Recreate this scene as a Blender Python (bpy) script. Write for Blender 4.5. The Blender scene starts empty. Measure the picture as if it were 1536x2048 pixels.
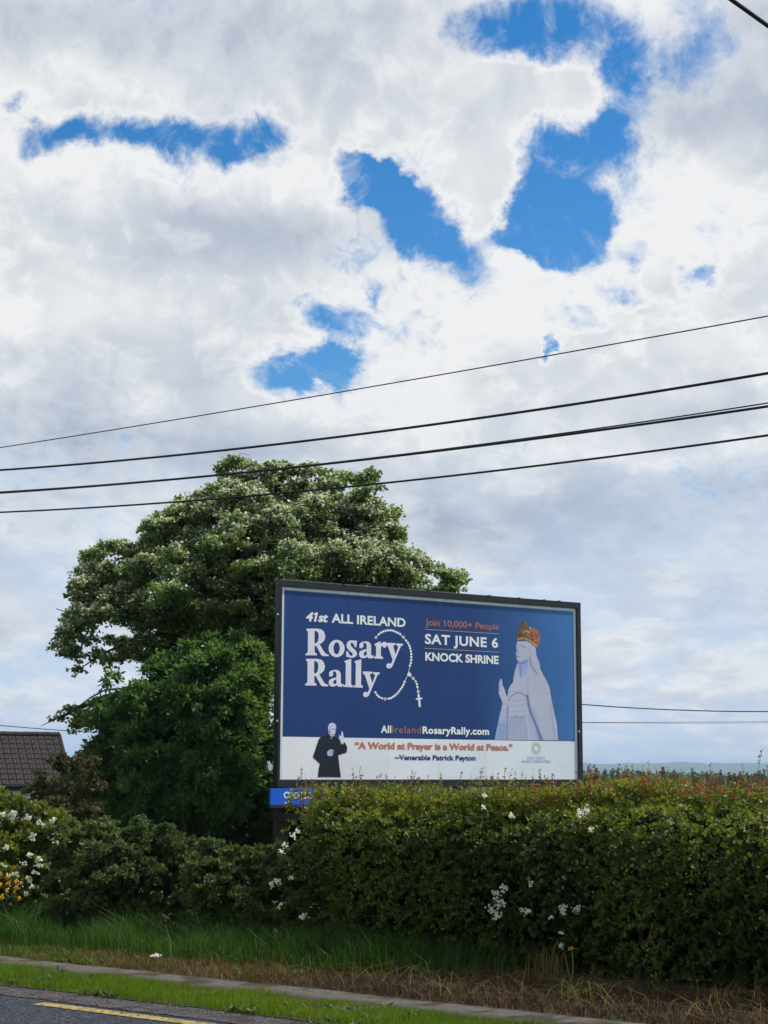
import bpy, math, random
import numpy as np
from mathutils import Vector, Matrix
from mathutils.geometry import tessellate_polygon
rng = np.random.default_rng(7)
random.seed(7)
sc = bpy.context.scene
C = sc.collection

# ------------------------------------------------------------------ camera
CAM_Z, FPX, PITCH, ROLL = 1.6, 3315.0, 0.1542, -0.0036
cam = bpy.data.cameras.new('camera'); cam_o = bpy.data.objects.new('camera', cam); C.objects.link(cam_o)
cam.sensor_fit = 'VERTICAL'; cam.sensor_height = 36; cam.lens = FPX / 2048 * 36
cam.clip_start = 0.1; cam.clip_end = 30000
cam_o.matrix_world = Matrix.Translation((0, 0, CAM_Z)) @ Matrix.Rotation(math.pi/2 + PITCH, 4, 'X') @ Matrix.Rotation(ROLL * -1, 4, 'Z')
sc.camera = cam_o

SUN_EL, SUN_AZ = math.radians(54), math.radians(76)      # azimuth clockwise from +Y
SUN = (math.sin(SUN_AZ)*math.cos(SUN_EL), math.cos(SUN_AZ)*math.cos(SUN_EL), math.sin(SUN_EL))
sun = bpy.data.lights.new('sun', 'SUN'); sun.energy = 4.6; sun.angle = math.radians(0.5); sun.color = (1, .97, .92)
sun_o = bpy.data.objects.new('sun', sun); C.objects.link(sun_o)
sun_o.rotation_euler = Vector(SUN).to_track_quat('Z', 'Y').to_euler()
sc.view_settings.view_transform = 'Standard'; sc.view_settings.look = 'None'
sc.view_settings.gamma = 1; sc.view_settings.exposure = 0.0; sc.view_settings.use_curve_mapping = False
sc.cycles.max_bounces = 6; sc.cycles.diffuse_bounces = 3; sc.cycles.transmission_bounces = 3
sc.cycles.glossy_bounces = 2; sc.cycles.volume_bounces = 0; sc.cycles.transparent_max_bounces = 8
sc.cycles.use_denoising = True

def ray(x, y):
    a, b = x - 768, y - 1024
    c, s = math.cos(-ROLL), math.sin(-ROLL)
    R, U = (a*c - b*s)/FPX, -(a*s + b*c)/FPX
    return np.array([R, math.cos(PITCH) - U*math.sin(PITCH), math.sin(PITCH) + U*math.cos(PITCH)])
def at_y(x, y, Y):
    d = ray(x, y); t = Y/d[1]
    return np.array([d[0]*t, Y, CAM_Z + d[2]*t])
ER = np.array([.8, -.6, 0.]); NR = np.array([.6, .8, 0.])       # along the road (to the right), away from the road
def at_p(x, y, p):                                              # point on the vertical plane at distance p across the road
    d = ray(x, y); t = p/(d @ NR)
    return np.array([0, 0, CAM_Z]) + d*t
def lin(c):
    c = np.asarray(c, float)/255
    return np.where(c <= .04045, c/12.92, ((c+.055)/1.055)**2.4)

# ------------------------------------------------------------------ sky
w = bpy.data.worlds.new('World'); sc.world = w; w.use_nodes = True
nt = w.node_tree; nt.nodes.clear()
def N(t, **k):
    n = nt.nodes.new(t)
    for a, b in k.items(): setattr(n, a, b)
    return n
def L(a, b): nt.links.new(a, b)
def M(op, a, b=None, c=None, clamp=False):
    n = N('ShaderNodeMath', operation=op, use_clamp=clamp)
    for i, v in enumerate((a, b, c)):
        if v is None: continue
        if isinstance(v, (int, float)): n.inputs[i].default_value = v
        else: L(v, n.inputs[i])
    return n.outputs[0]
def VM(op, a, b=None, scale=None):
    n = N('ShaderNodeVectorMath', operation=op)
    for i, v in enumerate((a, b)):
        if v is None: continue
        if isinstance(v, tuple): n.inputs[i].default_value = v
        else: L(v, n.inputs[i])
    if scale is not None: n.inputs['Scale'].default_value = scale
    return n
def noise(vec, scale, detail=6, rough=.55, dist=0.):
    n = N('ShaderNodeTexNoise'); L(vec, n.inputs['Vector'])
    n.inputs['Scale'].default_value = scale; n.inputs['Detail'].default_value = detail
    n.inputs['Roughness'].default_value = rough; n.inputs['Distortion'].default_value = dist
    return n
def smooth(v, a, b, lo=0., hi=1.):
    n = N('ShaderNodeMapRange', interpolation_type='SMOOTHSTEP'); L(v, n.inputs[0])
    for i, x in enumerate((a, b, lo, hi)): n.inputs[i+1].default_value = x
    return n.outputs[0]
tc = N('ShaderNodeTexCoord'); sep = N('ShaderNodeSeparateXYZ'); L(tc.outputs['Generated'], sep.inputs[0])
X_, Y_, Z_ = sep.outputs
yy = M('MAXIMUM', Y_, .05)
comb = N('ShaderNodeCombineXYZ'); L(M('DIVIDE', X_, yy), comb.inputs[0]); L(M('DIVIDE', Z_, yy), comb.inputs[1])
uv = comb.outputs[0]
zz = M('ADD', M('MAXIMUM', Z_, 0.), .26)
cq = N('ShaderNodeCombineXYZ'); L(M('DIVIDE', X_, zz), cq.inputs[0]); L(M('DIVIDE', Y_, zz), cq.inputs[1])
q = cq.outputs[0]                                               # cloud layer seen in perspective
lz = M('MULTIPLY', M('LOGARITHM', M('ADD', M('MAXIMUM', Z_, 0.), .10), math.e), .45)
cv = N('ShaderNodeCombineXYZ'); L(X_, cv.inputs[0]); L(Y_, cv.inputs[1]); L(lz, cv.inputs[2]); dv_ = cv.outputs[0]   # puffy high up, drawn out into streaks near the horizon
w1 = VM('SCALE', VM('SUBTRACT', noise(dv_, 8, 4, .6).outputs['Color'], (.5, .5, .5)).outputs[0], scale=.05)
w2 = VM('SCALE', VM('SUBTRACT', noise(dv_, 40.0, 5, .65).outputs['Color'], (.5, .5, .5)).outputs[0], scale=.03)
uvw = VM('ADD', VM('ADD', uv, w1.outputs[0]).outputs[0], w2.outputs[0]).outputs[0]
def blobs(lst, vec):
    tot = None
    for (px, py, rx, ry, rot, wt) in lst:
        d = ray(px, py); u0, v0 = d[0]/d[1], d[2]/d[1]
        m = N('ShaderNodeMapping', vector_type='TEXTURE'); L(vec, m.inputs['Vector'])
        m.inputs['Location'].default_value = (u0, v0, 0); m.inputs['Rotation'].default_value = (0, 0, math.radians(rot))
        m.inputs['Scale'].default_value = (rx/FPX*1.08, ry/FPX*1.08, 1)
        ln = VM('LENGTH', m.outputs[0]).outputs['Value']
        s = smooth(ln, .1, 1.9, wt*1.12, 0.)
        tot = s if tot is None else M('ADD', tot, s)
    return tot
OPEN = [(985, 470, 60, 30, 10, .55), (930, 60, 60, 60, 30, .35), (1450, 60, 120, 90, 0, .22), (1300, 300, 60, 60, 0, .2), (620, 600, 70, 25, -20, .3), (1120, 620, 60, 40, 0, .25), (1400, 640, 60, 30, 0, .25), (1085, 175, 105, 48, 0, -.75), (955, 370, 55, 110, -15, -.6), (1250, 110, 60, 110, 0, -.15), (715, 330, 50, 26, -35, .6), (1215, 255, 40, 50, 0, .5), (1330, 120, 130, 70, 0, .34), (100, 285, 60, 26, 0, .4), (450, 268, 110, 26, 0, .40), (1200, 420, 30, 60, 0, .35), (680, 610, 60, 30, 0, .3), (1060, 30, 135, 70, 0, 1.0), (1000, 100, 50, 40, 0, .5), (1240, 170, 45, 120, 5, .75), (1120, 340, 78, 120, 0, 1.1), (1130, 455, 85, 50, 0, 1.1),
        (1050, 440, 60, 40, 0, .7),
        (850, 450, 120, 46, -44, 1.1), (745, 360, 55, 38, -30, .9), (930, 420, 40, 40, 0, .3),
        (190, 265, 110, 30, -5, .75), (360, 305, 150, 28, -3, .62), (500, 275, 60, 40, 0, .35), (20, 200, 40, 20, 0, .6), (60, 300, 30, 25, 0, .4),
        (600, 725, 85, 42, 8, 1.05), (660, 690, 30, 50, 0, .6), (740, 580, 12, 30, 0, .45), (1418, 555, 34, 34, 30, .85), (1265, 580, 50, 25, -10, .42), (1190, 625, 30, 22, 0, .42),
        (1102, 688, 12, 24, 0, .8), (1070, 870, 55, 80, 0, .42), (350, 495, 70, 20, -5, .42), (1350, 40, 110, 90, 0, .38), (1290, 490, 30, 25, 0, .4),
        (30, 1345, 60, 28, 0, .55), (990, 1175, 130, 14, 0, .5), (1250, 1230, 200, 12, 0, .35), (250, 1105, 40, 14, 0, .45)]
GREY = [(430, 60, 420, 90, 0, .5), (130, 40, 220, 60, 0, .3), (560, 480, 200, 90, 0, .45), (150, 880, 330, 60, -8, .6), (120, 820, 200, 60, 0, .3), (1300, 1040, 330, 70, 0, .6), (1420, 960, 200, 60, 0, .4),
        (1450, 170, 170, 130, 0, .4), (250, 520, 200, 60, 0, .25), (60, 1080, 160, 90, 0, .3), (1250, 800, 250, 50, 0, .2), (1330, 300, 60, 200, 0, .15), (1000, 1010, 200, 60, 0, .25), (930,1090,150,40,0,.3),
        (160, 720, 260, 40, 0, .2)]
BRIGHT = [(520, 370, 190, 50, 0, .45), (1050, 560, 260, 90, 0, .5), (1350, 400, 170, 130, 0, .4), (820, 800, 220, 60, 0, .4), (900, 330, 90, 110, -30, .3), (80, 330, 140, 60, 0, .3),
          (60, 610, 220, 90, 0, .3), (760, 690, 200, 70, 0, .3), (1450, 700, 200, 80, 0, .35), (40, 1380, 140, 30, 0, .4), (1300, 900, 200, 40, 0, .2), (150, 150, 200, 50, 0, .2)]
nb = noise(dv_, 11, 9, .62, .25).outputs['Fac']
nf = noise(dv_, 34, 8, .66, .5).outputs['Fac']
far = noise(q, .6, 3, .5).outputs['Fac']                       # the broken cover of the rest of the sky
inview = M('MULTIPLY', smooth(Y_, .80, .94), smooth(Z_, .60, .48))
fB = M('ADD', M('MULTIPLY', blobs(OPEN, uvw), 1.15), M('ADD', M('MULTIPLY', M('SUBTRACT', nb, .52), 2.2), M('MULTIPLY', M('SUBTRACT', nf, .5), 2.0)))
fO = M('ADD', M('MULTIPLY', smooth(far, .44, .66), .85), M('MULTIPLY', M('SUBTRACT', nb, .5), .7))
mixf = N('ShaderNodeMix', data_type='FLOAT'); L(inview, mixf.inputs[0]); L(fO, mixf.inputs[2]); L(fB, mixf.inputs[3])
f_open = mixf.outputs[0]
veil = smooth(noise(dv_, 15, 7, .68, 1.2).outputs['Fac'], .50, .72, 0., .55)
open_ = M('MULTIPLY', M('MULTIPLY', smooth(f_open, .10, .95), smooth(Z_, .05, .16)), M('SUBTRACT', 1.0, veil))
thin = smooth(f_open, -.30, .30)
n2 = noise(dv_, 6.5, 8, .56, .35).outputs['Fac']
n3 = noise(dv_, 19, 6, .52, .5).outputs['Fac']
sh = M('ADD', M('ADD', M('MULTIPLY', M('SUBTRACT', n2, .5), 1.1), M('MULTIPLY', M('SUBTRACT', n3, .5), 1.15)), .58)
sh = M('SUBTRACT', M('ADD', sh, M('MULTIPLY', blobs(BRIGHT, uvw), .8)), M('MULTIPLY', blobs(GREY, uvw), .62))
ramp = N('ShaderNodeValToRGB'); L(M('ADD', sh, M('MULTIPLY', thin, .34)), ramp.inputs[0])
cr = ramp.color_ramp
def setramp(cr, stops):
    while len(cr.elements) > 1: cr.elements.remove(cr.elements[-1])
    cr.elements[0].position = stops[0][0]; cr.elements[0].color = (*stops[0][1], 1)
    for p, c in stops[1:]: e = cr.elements.new(p); e.color = (*c, 1)
setramp(cr, [(0., lin((170, 180, 198))), (.3, lin((192, 200, 213))), (.65, lin((215, 220, 227))), (1., lin((240, 241, 242)))])
hz = N('ShaderNodeMix', data_type='RGBA'); L(M('MULTIPLY', smooth(Z_, .26, .02, 0., .95), smooth(noise(dv_, 9, 7, .6, .6).outputs['Fac'], .40, .62, .12, 1.)), hz.inputs[0]); L(ramp.outputs[0], hz.inputs[6])
hz.inputs[7].default_value = (*lin((190, 211, 236)), 1)
sky = N('ShaderNodeTexSky', sky_type='NISHITA'); sky.sun_disc = False; sky.sun_elevation = SUN_EL; sky.sun_rotation = SUN_AZ
sky.air_density = 1.0; sky.dust_density = .3; sky.ozone_density = 3.0
hs = N('ShaderNodeHueSaturation'); L(sky.outputs[0], hs.inputs['Color']); hs.inputs['Saturation'].default_value = 1.4; hs.inputs['Value'].default_value = 1.45
bg1 = N('ShaderNodeBackground'); L(hs.outputs[0], bg1.inputs[0]); bg1.inputs[1].default_value = .09
bg2 = N('ShaderNodeBackground'); L(hz.outputs[2], bg2.inputs[0]); bg2.inputs[1].default_value = 1.0
ms = N('ShaderNodeMixShader'); L(open_, ms.inputs[0]); L(bg2.outputs[0], ms.inputs[1]); L(bg1.outputs[0], ms.inputs[2])
wo = N('ShaderNodeOutputWorld'); L(ms.outputs[0], wo.inputs[0])
w.cycles.sampling_method = 'MANUAL'; w.cycles.sample_map_resolution = 512

# ------------------------------------------------------------------ materials
def mat(name, col, rough=.8, build=None, spec=.3, metal=0.):
    m = bpy.data.materials.new(name); m.use_nodes = True
    b = m.node_tree.nodes['Principled BSDF']
    b.inputs['Base Color'].default_value = (*col, 1); b.inputs['Roughness'].default_value = rough
    b.inputs['Specular IOR Level'].default_value = spec; b.inputs['Metallic'].default_value = metal
    if build: build(m.node_tree, b)
    return m
def varied(c1, c2, scale, detail=8, bump=0., lo=.35, hi=.65, c3=None, scale3=1., coord='Object', bscale=None, lo3=.5, hi3=.62):
    def f(t, b):
        tc = t.nodes.new('ShaderNodeTexCoord'); n = t.nodes.new('ShaderNodeTexNoise')
        t.links.new(tc.outputs[coord], n.inputs['Vector']); n.inputs['Scale'].default_value = scale; n.inputs['Detail'].default_value = detail
        n.inputs['Roughness'].default_value = .65
        r = t.nodes.new('ShaderNodeValToRGB'); t.links.new(n.outputs['Fac'], r.inputs[0]); setramp(r.color_ramp, [(lo, c1), (hi, c2)])
        out = r.outputs[0]
        if c3 is not None:
            n3 = t.nodes.new('ShaderNodeTexNoise'); t.links.new(tc.outputs[coord], n3.inputs['Vector']); n3.inputs['Scale'].default_value = scale3; n3.inputs['Detail'].default_value = 6
            mr = t.nodes.new('ShaderNodeMapRange'); t.links.new(n3.outputs['Fac'], mr.inputs[0]); mr.inputs[1].default_value = lo3; mr.inputs[2].default_value = hi3
            mx = t.nodes.new('ShaderNodeMix'); mx.data_type = 'RGBA'; t.links.new(mr.outputs[0], mx.inputs[0]); t.links.new(out, mx.inputs[6]); mx.inputs[7].default_value = (*c3, 1)
            out = mx.outputs[2]
        t.links.new(out, b.inputs['Base Color'])
        if bump:
            bn = t.nodes.new('ShaderNodeTexNoise'); t.links.new(tc.outputs[coord], bn.inputs['Vector']); bn.inputs['Scale'].default_value = bscale or scale; bn.inputs['Detail'].default_value = 4
            bp = t.nodes.new('ShaderNodeBump'); bp.inputs['Distance'].default_value = bump; bp.inputs['Strength'].default_value = 1
            t.links.new(bn.outputs['Fac'], bp.inputs['Height']); t.links.new(bp.outputs[0], b.inputs['Normal'])
    return f
def leafmat(name, stops, trans=.35, rough=.55, spec=.25):
    """base colour from the per-leaf 'tint' attribute, part of the light passes through the blade"""
    m = bpy.data.materials.new(name); m.use_nodes = True; t = m.node_tree
    b = t.nodes['Principled BSDF']; out = t.nodes['Material Output']
    a = t.nodes.new('ShaderNodeAttribute'); a.attribute_name = 'tint'
    r = t.nodes.new('ShaderNodeValToRGB'); t.links.new(a.outputs['Fac'], r.inputs[0]); setramp(r.color_ramp, stops)
    t.links.new(r.outputs[0], b.inputs['Base Color']); b.inputs['Roughness'].default_value = rough; b.inputs['Specular IOR Level'].default_value = spec
    if trans:
        tr = t.nodes.new('ShaderNodeBsdfTranslucent'); g = t.nodes.new('ShaderNodeHueSaturation'); g.inputs['Hue'].default_value = .48; g.inputs['Saturation'].default_value = 1.15; g.inputs['Value'].default_value = 1.5
        t.links.new(r.outputs[0], g.inputs['Color']); t.links.new(g.outputs[0], tr.inputs[0])
        mx = t.nodes.new('ShaderNodeMixShader'); mx.inputs[0].default_value = trans
        t.links.new(b.outputs[0], mx.inputs[1]); t.links.new(tr.outputs[0], mx.inputs[2]); t.links.new(mx.outputs[0], out.inputs[0])
    return m
M_bark = mat('bark', (.05, .038, .028), .95, varied((.03, .022, .016), (.075, .06, .045), 14, bump=.01))
M_twig = mat('twig', (.045, .03, .02), .9, varied((.03, .02, .014), (.07, .045, .03), 30))
M_frame = mat('frame_paint', (.012, .014, .018), .45, varied((.010, .012, .015), (.02, .022, .026), 3, bump=.001, bscale=40), spec=.4)
M_wood = mat('weathered_timber', (.03, .024, .018), .9, varied((.015, .012, .010), (.045, .036, .028), 6, bump=.003))

# ------------------------------------------------------------------ object helpers
def tag(o, label=None, cat=None, group=None, kind=None):
    if label: o['label'] = label
    if cat: o['category'] = cat
    if group: o['group'] = group
    if kind: o['kind'] = kind
    return o
def thing(name, label, cat, loc=(0, 0, 0), rz=0., group=None):
    o = bpy.data.objects.new(name, None); C.objects.link(o); o.location = loc; o.rotation_euler = (0, 0, rz); o.empty_display_size = .3
    return tag(o, label, cat, group)
def npmesh(name, V, F, m, parent=None, tint=None, col=None, smooth_=False):
    """V (n,3); F (m,k) with one k; vertices are in the parent's frame"""
    me = bpy.data.meshes.new(name); V = np.ascontiguousarray(V, np.float32); F = np.ascontiguousarray(F, np.int32); k = F.shape[1]
    me.vertices.add(len(V)); me.vertices.foreach_set('co', V.ravel())
    me.loops.add(F.size); me.loops.foreach_set('vertex_index', F.ravel())
    me.polygons.add(len(F)); me.polygons.foreach_set('loop_start', np.arange(0, F.size, k, dtype=np.int32))
    if tint is not None:
        a = me.attributes.new('tint', 'FLOAT', 'POINT'); a.data.foreach_set('value', np.ascontiguousarray(tint, np.float32))
    if col is not None:
        a = me.attributes.new('ink', 'FLOAT_COLOR', 'POINT'); a.data.foreach_set('color', np.ascontiguousarray(col, np.float32).ravel())
    me.update(calc_edges=True); me.validate()
    if smooth_: me.polygons.foreach_set('use_smooth', np.ones(len(F), bool))
    if m: me.materials.append(m)
    o = bpy.data.objects.new(name, me); C.objects.link(o)
    if parent: o.parent = parent
    return o
class MB:
    def __init__(s): s.v, s.f = [], []
    def add(s, v, f):
        n = len(s.v); s.v += [tuple(map(float, p)) for p in v]; s.f += [tuple(i+n for i in q) for q in f]
    def box(s, a, b):
        (x0, y0, z0), (x1, y1, z1) = a, b
        s.add([(x0,y0,z0),(x1,y0,z0),(x1,y1,z0),(x0,y1,z0),(x0,y0,z1),(x1,y0,z1),(x1,y1,z1),(x0,y1,z1)],
              [(0,3,2,1),(4,5,6,7),(0,1,5,4),(1,2,6,5),(2,3,7,6),(3,0,4,7)]); return s
    def tube(s, P, R, n=6):
        P = [np.array(p, float) for p in P]; R = R if hasattr(R, '__len__') else [R]*len(P); vs, fs = [], []
        for i, p in enumerate(P):
            d = P[min(i+1, len(P)-1)] - P[max(i-1, 0)]; d /= np.linalg.norm(d)+1e-9
            a = np.cross(d, (0, 0, 1) if abs(d[2]) < .9 else (1, 0, 0)); a /= np.linalg.norm(a); b = np.cross(d, a)
            for k in range(n):
                t = 2*math.pi*k/n; vs.append(p + R[i]*(a*math.cos(t) + b*math.sin(t)))
        for i in range(len(P)-1):
            for k in range(n): fs.append((i*n+k, i*n+(k+1)%n, (i+1)*n+(k+1)%n, (i+1)*n+k))
        fs.append(tuple(range(n))[::-1]); fs.append(tuple((len(P)-1)*n+k for k in range(n)))
        s.add(vs, fs); return s
    def poly(s, loops, y):
        """flat polygon (first loop outer, the rest holes) of (u, v) points on the local plane y"""
        L3 = [[Vector((u, v, 0)) for u, v in lp] for lp in loops]
        tri = tessellate_polygon(L3); flat = [p for lp in L3 for p in lp]
        s.add([(p.x, y, p.y) for p in flat], [tuple(t) for t in tri]); return s
    def build(s, name, m, parent=None, bevel=0., smooth_=False):
        me = bpy.data.meshes.new(name); me.from_pydata(s.v, [], s.f); me.validate(); me.update()
        if m: me.materials.append(m)
        if smooth_: me.polygons.foreach_set('use_smooth', np.ones(len(me.polygons), bool))
        o = bpy.data.objects.new(name, me); C.objects.link(o)
        if parent: o.parent = parent
        if bevel:
            bv = o.modifiers.new('bevel', 'BEVEL'); bv.width = bevel; bv.segments = 2; bv.limit_method = 'ANGLE'
        return o
def unit(v): return v/(np.linalg.norm(v, axis=-1, keepdims=True)+1e-9)
def leaf_geo(P, D, size, fold=.25, aspect=.6, hexa=False, tilt=None):
    """leaves at P growing along D; blade normals random round D"""
    n = len(P); D = unit(D); r = unit(rng.normal(size=(n, 3)) + (0 if tilt is None else tilt))
    S = unit(np.cross(D, r)); Nn = np.cross(S, D); sz = (size if hasattr(size, '__len__') else np.full(n, size))[:, None]
    if not hexa:
        V = np.stack([P, P + D*sz*.5 + S*sz*aspect*.5 + Nn*sz*fold*.3, P + D*sz, P + D*sz*.5 - S*sz*aspect*.5 + Nn*sz*fold*.3], 1)
        F = np.arange(n)[:, None, None]*4 + np.array([[0, 1, 2], [0, 2, 3]]); return V.reshape(-1, 3), F.reshape(-1, 3), 4
    V = np.stack([P, P + D*sz*.28 + S*sz*aspect*.45 + Nn*sz*fold*.3, P + D*sz*.66 + S*sz*aspect*.42 + Nn*sz*fold*.25, P + D*sz - Nn*sz*fold*.3,
                  P + D*sz*.66 - S*sz*aspect*.42 + Nn*sz*fold*.25, P + D*sz*.28 - S*sz*aspect*.45 + Nn*sz*fold*.3], 1)
    F = np.arange(n)[:, None, None]*6 + np.array([[0, 1, 2, 3], [0, 3, 4, 5]]); return V.reshape(-1, 3), F.reshape(-1, 4), 6
def leaves(name, P, D, size, m, parent, tint, **k):
    V, F, c = leaf_geo(P, D, size, **k)
    o = npmesh(name, V, F, m, parent, tint=np.repeat(np.clip(tint, 0, 1), c)); o['kind'] = 'stuff'; return o
def vnoise(P, f, seed=0):
    """cheap smooth 3-D noise, about -1..1"""
    r = np.random.default_rng(seed); s = 0
    for i in range(7):
        k = r.normal(size=3); k *= f*(.6+.25*i)/np.linalg.norm(k); s = s + np.sin(P @ k + r.uniform(0, 6.28))*(1-.08*i)
    return s/3.2
def inpoly(x, y, poly):
    poly = np.asarray(poly, float); inside = np.zeros(np.shape(x), bool); j = len(poly)-1
    for i in range(len(poly)):
        xi, yi = poly[i]; xj, yj = poly[j]
        c = ((yi > y) != (yj > y)) & (x < (xj-xi)*(y-yi)/(yj-yi+1e-12)+xi); inside ^= c; j = i
    return inside
def edgedist(x, y, poly):
    poly = np.asarray(poly, float); d = np.full(np.shape(x), 1e9)
    for a, b in zip(poly, np.roll(poly, -1, 0)):
        e = b-a; t = np.clip(((x-a[0])*e[0]+(y-a[1])*e[1])/(e@e+1e-9), 0, 1)
        d = np.minimum(d, np.hypot(x-a[0]-t*e[0], y-a[1]-t*e[1]))
    return d
def fill_poly(poly, n, margin=0.):
    poly = np.asarray(poly, float); out = []
    lo, hi = poly.min(0), poly.max(0); g = 0
    while g < n:
        p = rng.uniform(lo, hi, size=(n*2, 2)); k = inpoly(p[:, 0], p[:, 1], poly)
        if margin: k &= edgedist(p[:, 0], p[:, 1], poly) > margin
        out.append(p[k]); g += k.sum()
    return np.concatenate(out)[:n]

# ------------------------------------------------------------------ ground, road, path
def terrain_z(x, y):
    p = .6*x + .8*y
    return -1.5*np.clip((p-14)/40, 0, 1)**1.2 - 5*np.clip((p-55)/300, 0, 1)
rr = np.concatenate([[0], np.geomspace(4, 26000, 90)]); th = np.linspace(0, 2*np.pi, 97)[:-1]
gx = (rr[:, None]*np.cos(th)).ravel(); gy = (rr[:, None]*np.sin(th)).ravel()
gV = np.stack([gx, gy, terrain_z(gx, gy)], 1)
i, j = np.meshgrid(np.arange(len(rr)-1), np.arange(96), indexing='ij'); i, j = i.ravel(), j.ravel()
gF = np.stack([i*96+j, (i+1)*96+j, (i+1)*96+(j+1)%96, i*96+(j+1)%96], 1)
M_field = mat('field', (.05, .09, .02), 1., varied((.045, .08, .018), (.08, .11, .03), .02, c3=(.05, .045, .02), scale3=.6))
tag(npmesh('ground', gV, gF, M_field), kind='structure')
def strip(name, p0, p1, z, m, s0=-60, s1=60, seg=.12, rough0=0., rough1=0., near=(-14, 12), drop=False):
    s = np.concatenate([[s0], np.arange(near[0], near[1], seg), [s1]])
    a0 = p0 + rough0*vnoise(np.stack([s, s*0, s*0], 1), 5, 3) + rough0*.6*vnoise(np.stack([s, s*0, s*0], 1), 19, 4)
    a1 = p1 + rough1*vnoise(np.stack([s, s*0, s*0], 1), 5, 5) + rough1*.6*vnoise(np.stack([s, s*0, s*0], 1), 17, 6)
    def pt(s, p, z): return ER[None]*s[:, None] + NR[None]*p[:, None] + np.array([0, 0, 1.])*z
    rows = [pt(s, a0, -.02)] * (1 if drop else 0) + [pt(s, a0, z), pt(s, a1, z)] + [pt(s, a1, -.02)] * (1 if drop else 0)
    n = len(s); V = np.concatenate(rows); k = np.arange(n-1)
    F = np.concatenate([np.stack([r*n+k, r*n+k+1, (r+1)*n+k+1, (r+1)*n+k], 1) for r in range(len(rows)-1)])
    return tag(npmesh(name, V, F, m), kind='structure')
def asphalt(t, b):
    tc = t.nodes.new('ShaderNodeTexCoord')
    v = t.nodes.new('ShaderNodeTexVoronoi'); t.links.new(tc.outputs['Object'], v.inputs['Vector']); v.inputs['Scale'].default_value = 75
    n = t.nodes.new('ShaderNodeTexNoise'); t.links.new(tc.outputs['Object'], n.inputs['Vector']); n.inputs['Scale'].default_value = 3; n.inputs['Detail'].default_value = 8
    r = t.nodes.new('ShaderNodeValToRGB'); t.links.new(v.outputs['Color'], r.inputs[0]); setramp(r.color_ramp, [(.1, (.008, .010, .016)), (.6, (.022, .028, .042)), (.95, (.11, .125, .16))])
    mx = t.nodes.new('ShaderNodeMix'); mx.data_type = 'RGBA'; mx.blend_type = 'MULTIPLY'; mx.inputs[0].default_value = .5
    t.links.new(r.outputs[0], mx.inputs[6]); t.links.new(n.outputs['Fac'], mx.inputs[7]); t.links.new(mx.outputs[2], b.inputs['Base Color'])
    bp = t.nodes.new('ShaderNodeBump'); bp.inputs['Distance'].default_value = .006; t.links.new(v.outputs['Distance'], bp.inputs['Height']); t.links.new(bp.outputs[0], b.inputs['Normal'])
M_road = mat('asphalt', (.05, .05, .055), .85, asphalt)
M_grit = mat('gritty_road_edge', (.1, .09, .08), .95, varied((.022, .02, .024), (.10, .09, .095), 38, bump=.006, bscale=90, c3=(.03, .021, .014), scale3=5))
M_soilg = mat('mossy_soil', (.05, .06, .015), 1., varied((.02, .026, .006), (.04, .045, .01), 12, bump=.02))
M_soilb = mat('dead_grass_soil', (.1, .07, .035), 1., varied((.022, .016, .008), (.06, .042, .02), 16, bump=.02, c3=(.025, .035, .008), scale3=2.2))
M_path = mat('worn_footpath', (.14, .125, .11), .95, varied((.062, .054, .046), (.105, .094, .082), 22, bump=.004, bscale=70, c3=(.035, .025, .016), scale3=3.2))
strip('road', -2.0, 8.18, .004, M_road, -300, 300)
strip('road_edge', 8.12, 8.52, .009, M_grit, rough0=.03, rough1=.04)
strip('verge', 8.46, 9.24, .014, M_soilg, rough0=.035, rough1=.0)
strip('footpath', 9.20, 9.66, .022, M_path, rough0=.02, rough1=.03, drop=True)
strip('hedge_bank', 9.60, 14.0, .016, M_soilb, rough0=.0, rough1=.1)
def paint(t, b):
    varied((.26, .185, .05), (.38, .28, .09), 9, bump=.002, bscale=80, c3=(.07, .06, .04), scale3=26, lo3=.50, hi3=.64)(t, b)
M_yel = mat('yellow_road_paint', (.6, .45, .1), .7, paint)
d0 = ray(85, 2014); t0 = -CAM_Z/d0[2]; s_start = float((d0*t0) @ ER)
for k in range(-3, 4):                                          # broken edge line
    s0 = s_start + k*3.5
    V = []
    ss = np.linspace(s0, s0+2.5, 26)
    jit = rng.normal(0, .003, (2, 26))
    V = [ER*s + NR*(7.93+jit[0, a]) + (0, 0, .0085) for a, s in enumerate(ss)] + [ER*s + NR*(8.05+jit[1, a]) + (0, 0, .0085) for a, s in enumerate(ss)]
    F = [(a, a+1, 27+a, 26+a) for a in range(25)]
    tag(npmesh('road_marking', np.array(V), np.array(F), M_yel), kind='structure')

# ------------------------------------------------------------------ hills and haze
def hills():
    th = np.linspace(math.radians(-60), math.radians(60), 500); rows = []
    prof = 30 + 7*np.sin(th*9+1) + 5*np.sin(th*31+.5) + 2.5*np.sin(th*83) + 1.6*np.sin(th*211+2) + 1.0*rng.normal(size=500)
    for r, h in ((5200, -.25), (5900, .35), (6600, .7), (7300, 1.0), (8600, .2), (9600, -.3)):
        z = -7 + (prof+9)*h + (1.2*rng.normal(size=500) if h > 0 else 0)
        rows.append(np.stack([r*np.sin(th), r*np.cos(th), z], 1))
    V = np.concatenate(rows); k = np.arange(499); F = np.concatenate([np.stack([r*500+k, r*500+k+1, (r+1)*500+k+1, (r+1)*500+k], 1) for r in range(5)])
    M_h = mat('far_hills', (.04, .07, .03), 1., varied((.03, .05, .02), (.09, .11, .04), .004, detail=10))
    tag(npmesh('hills', V, F, M_h), kind='structure')
hills()
hm = bpy.data.materials.new('thin_haze'); hm.use_nodes = True; t = hm.node_tree; t.nodes.clear()
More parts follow.
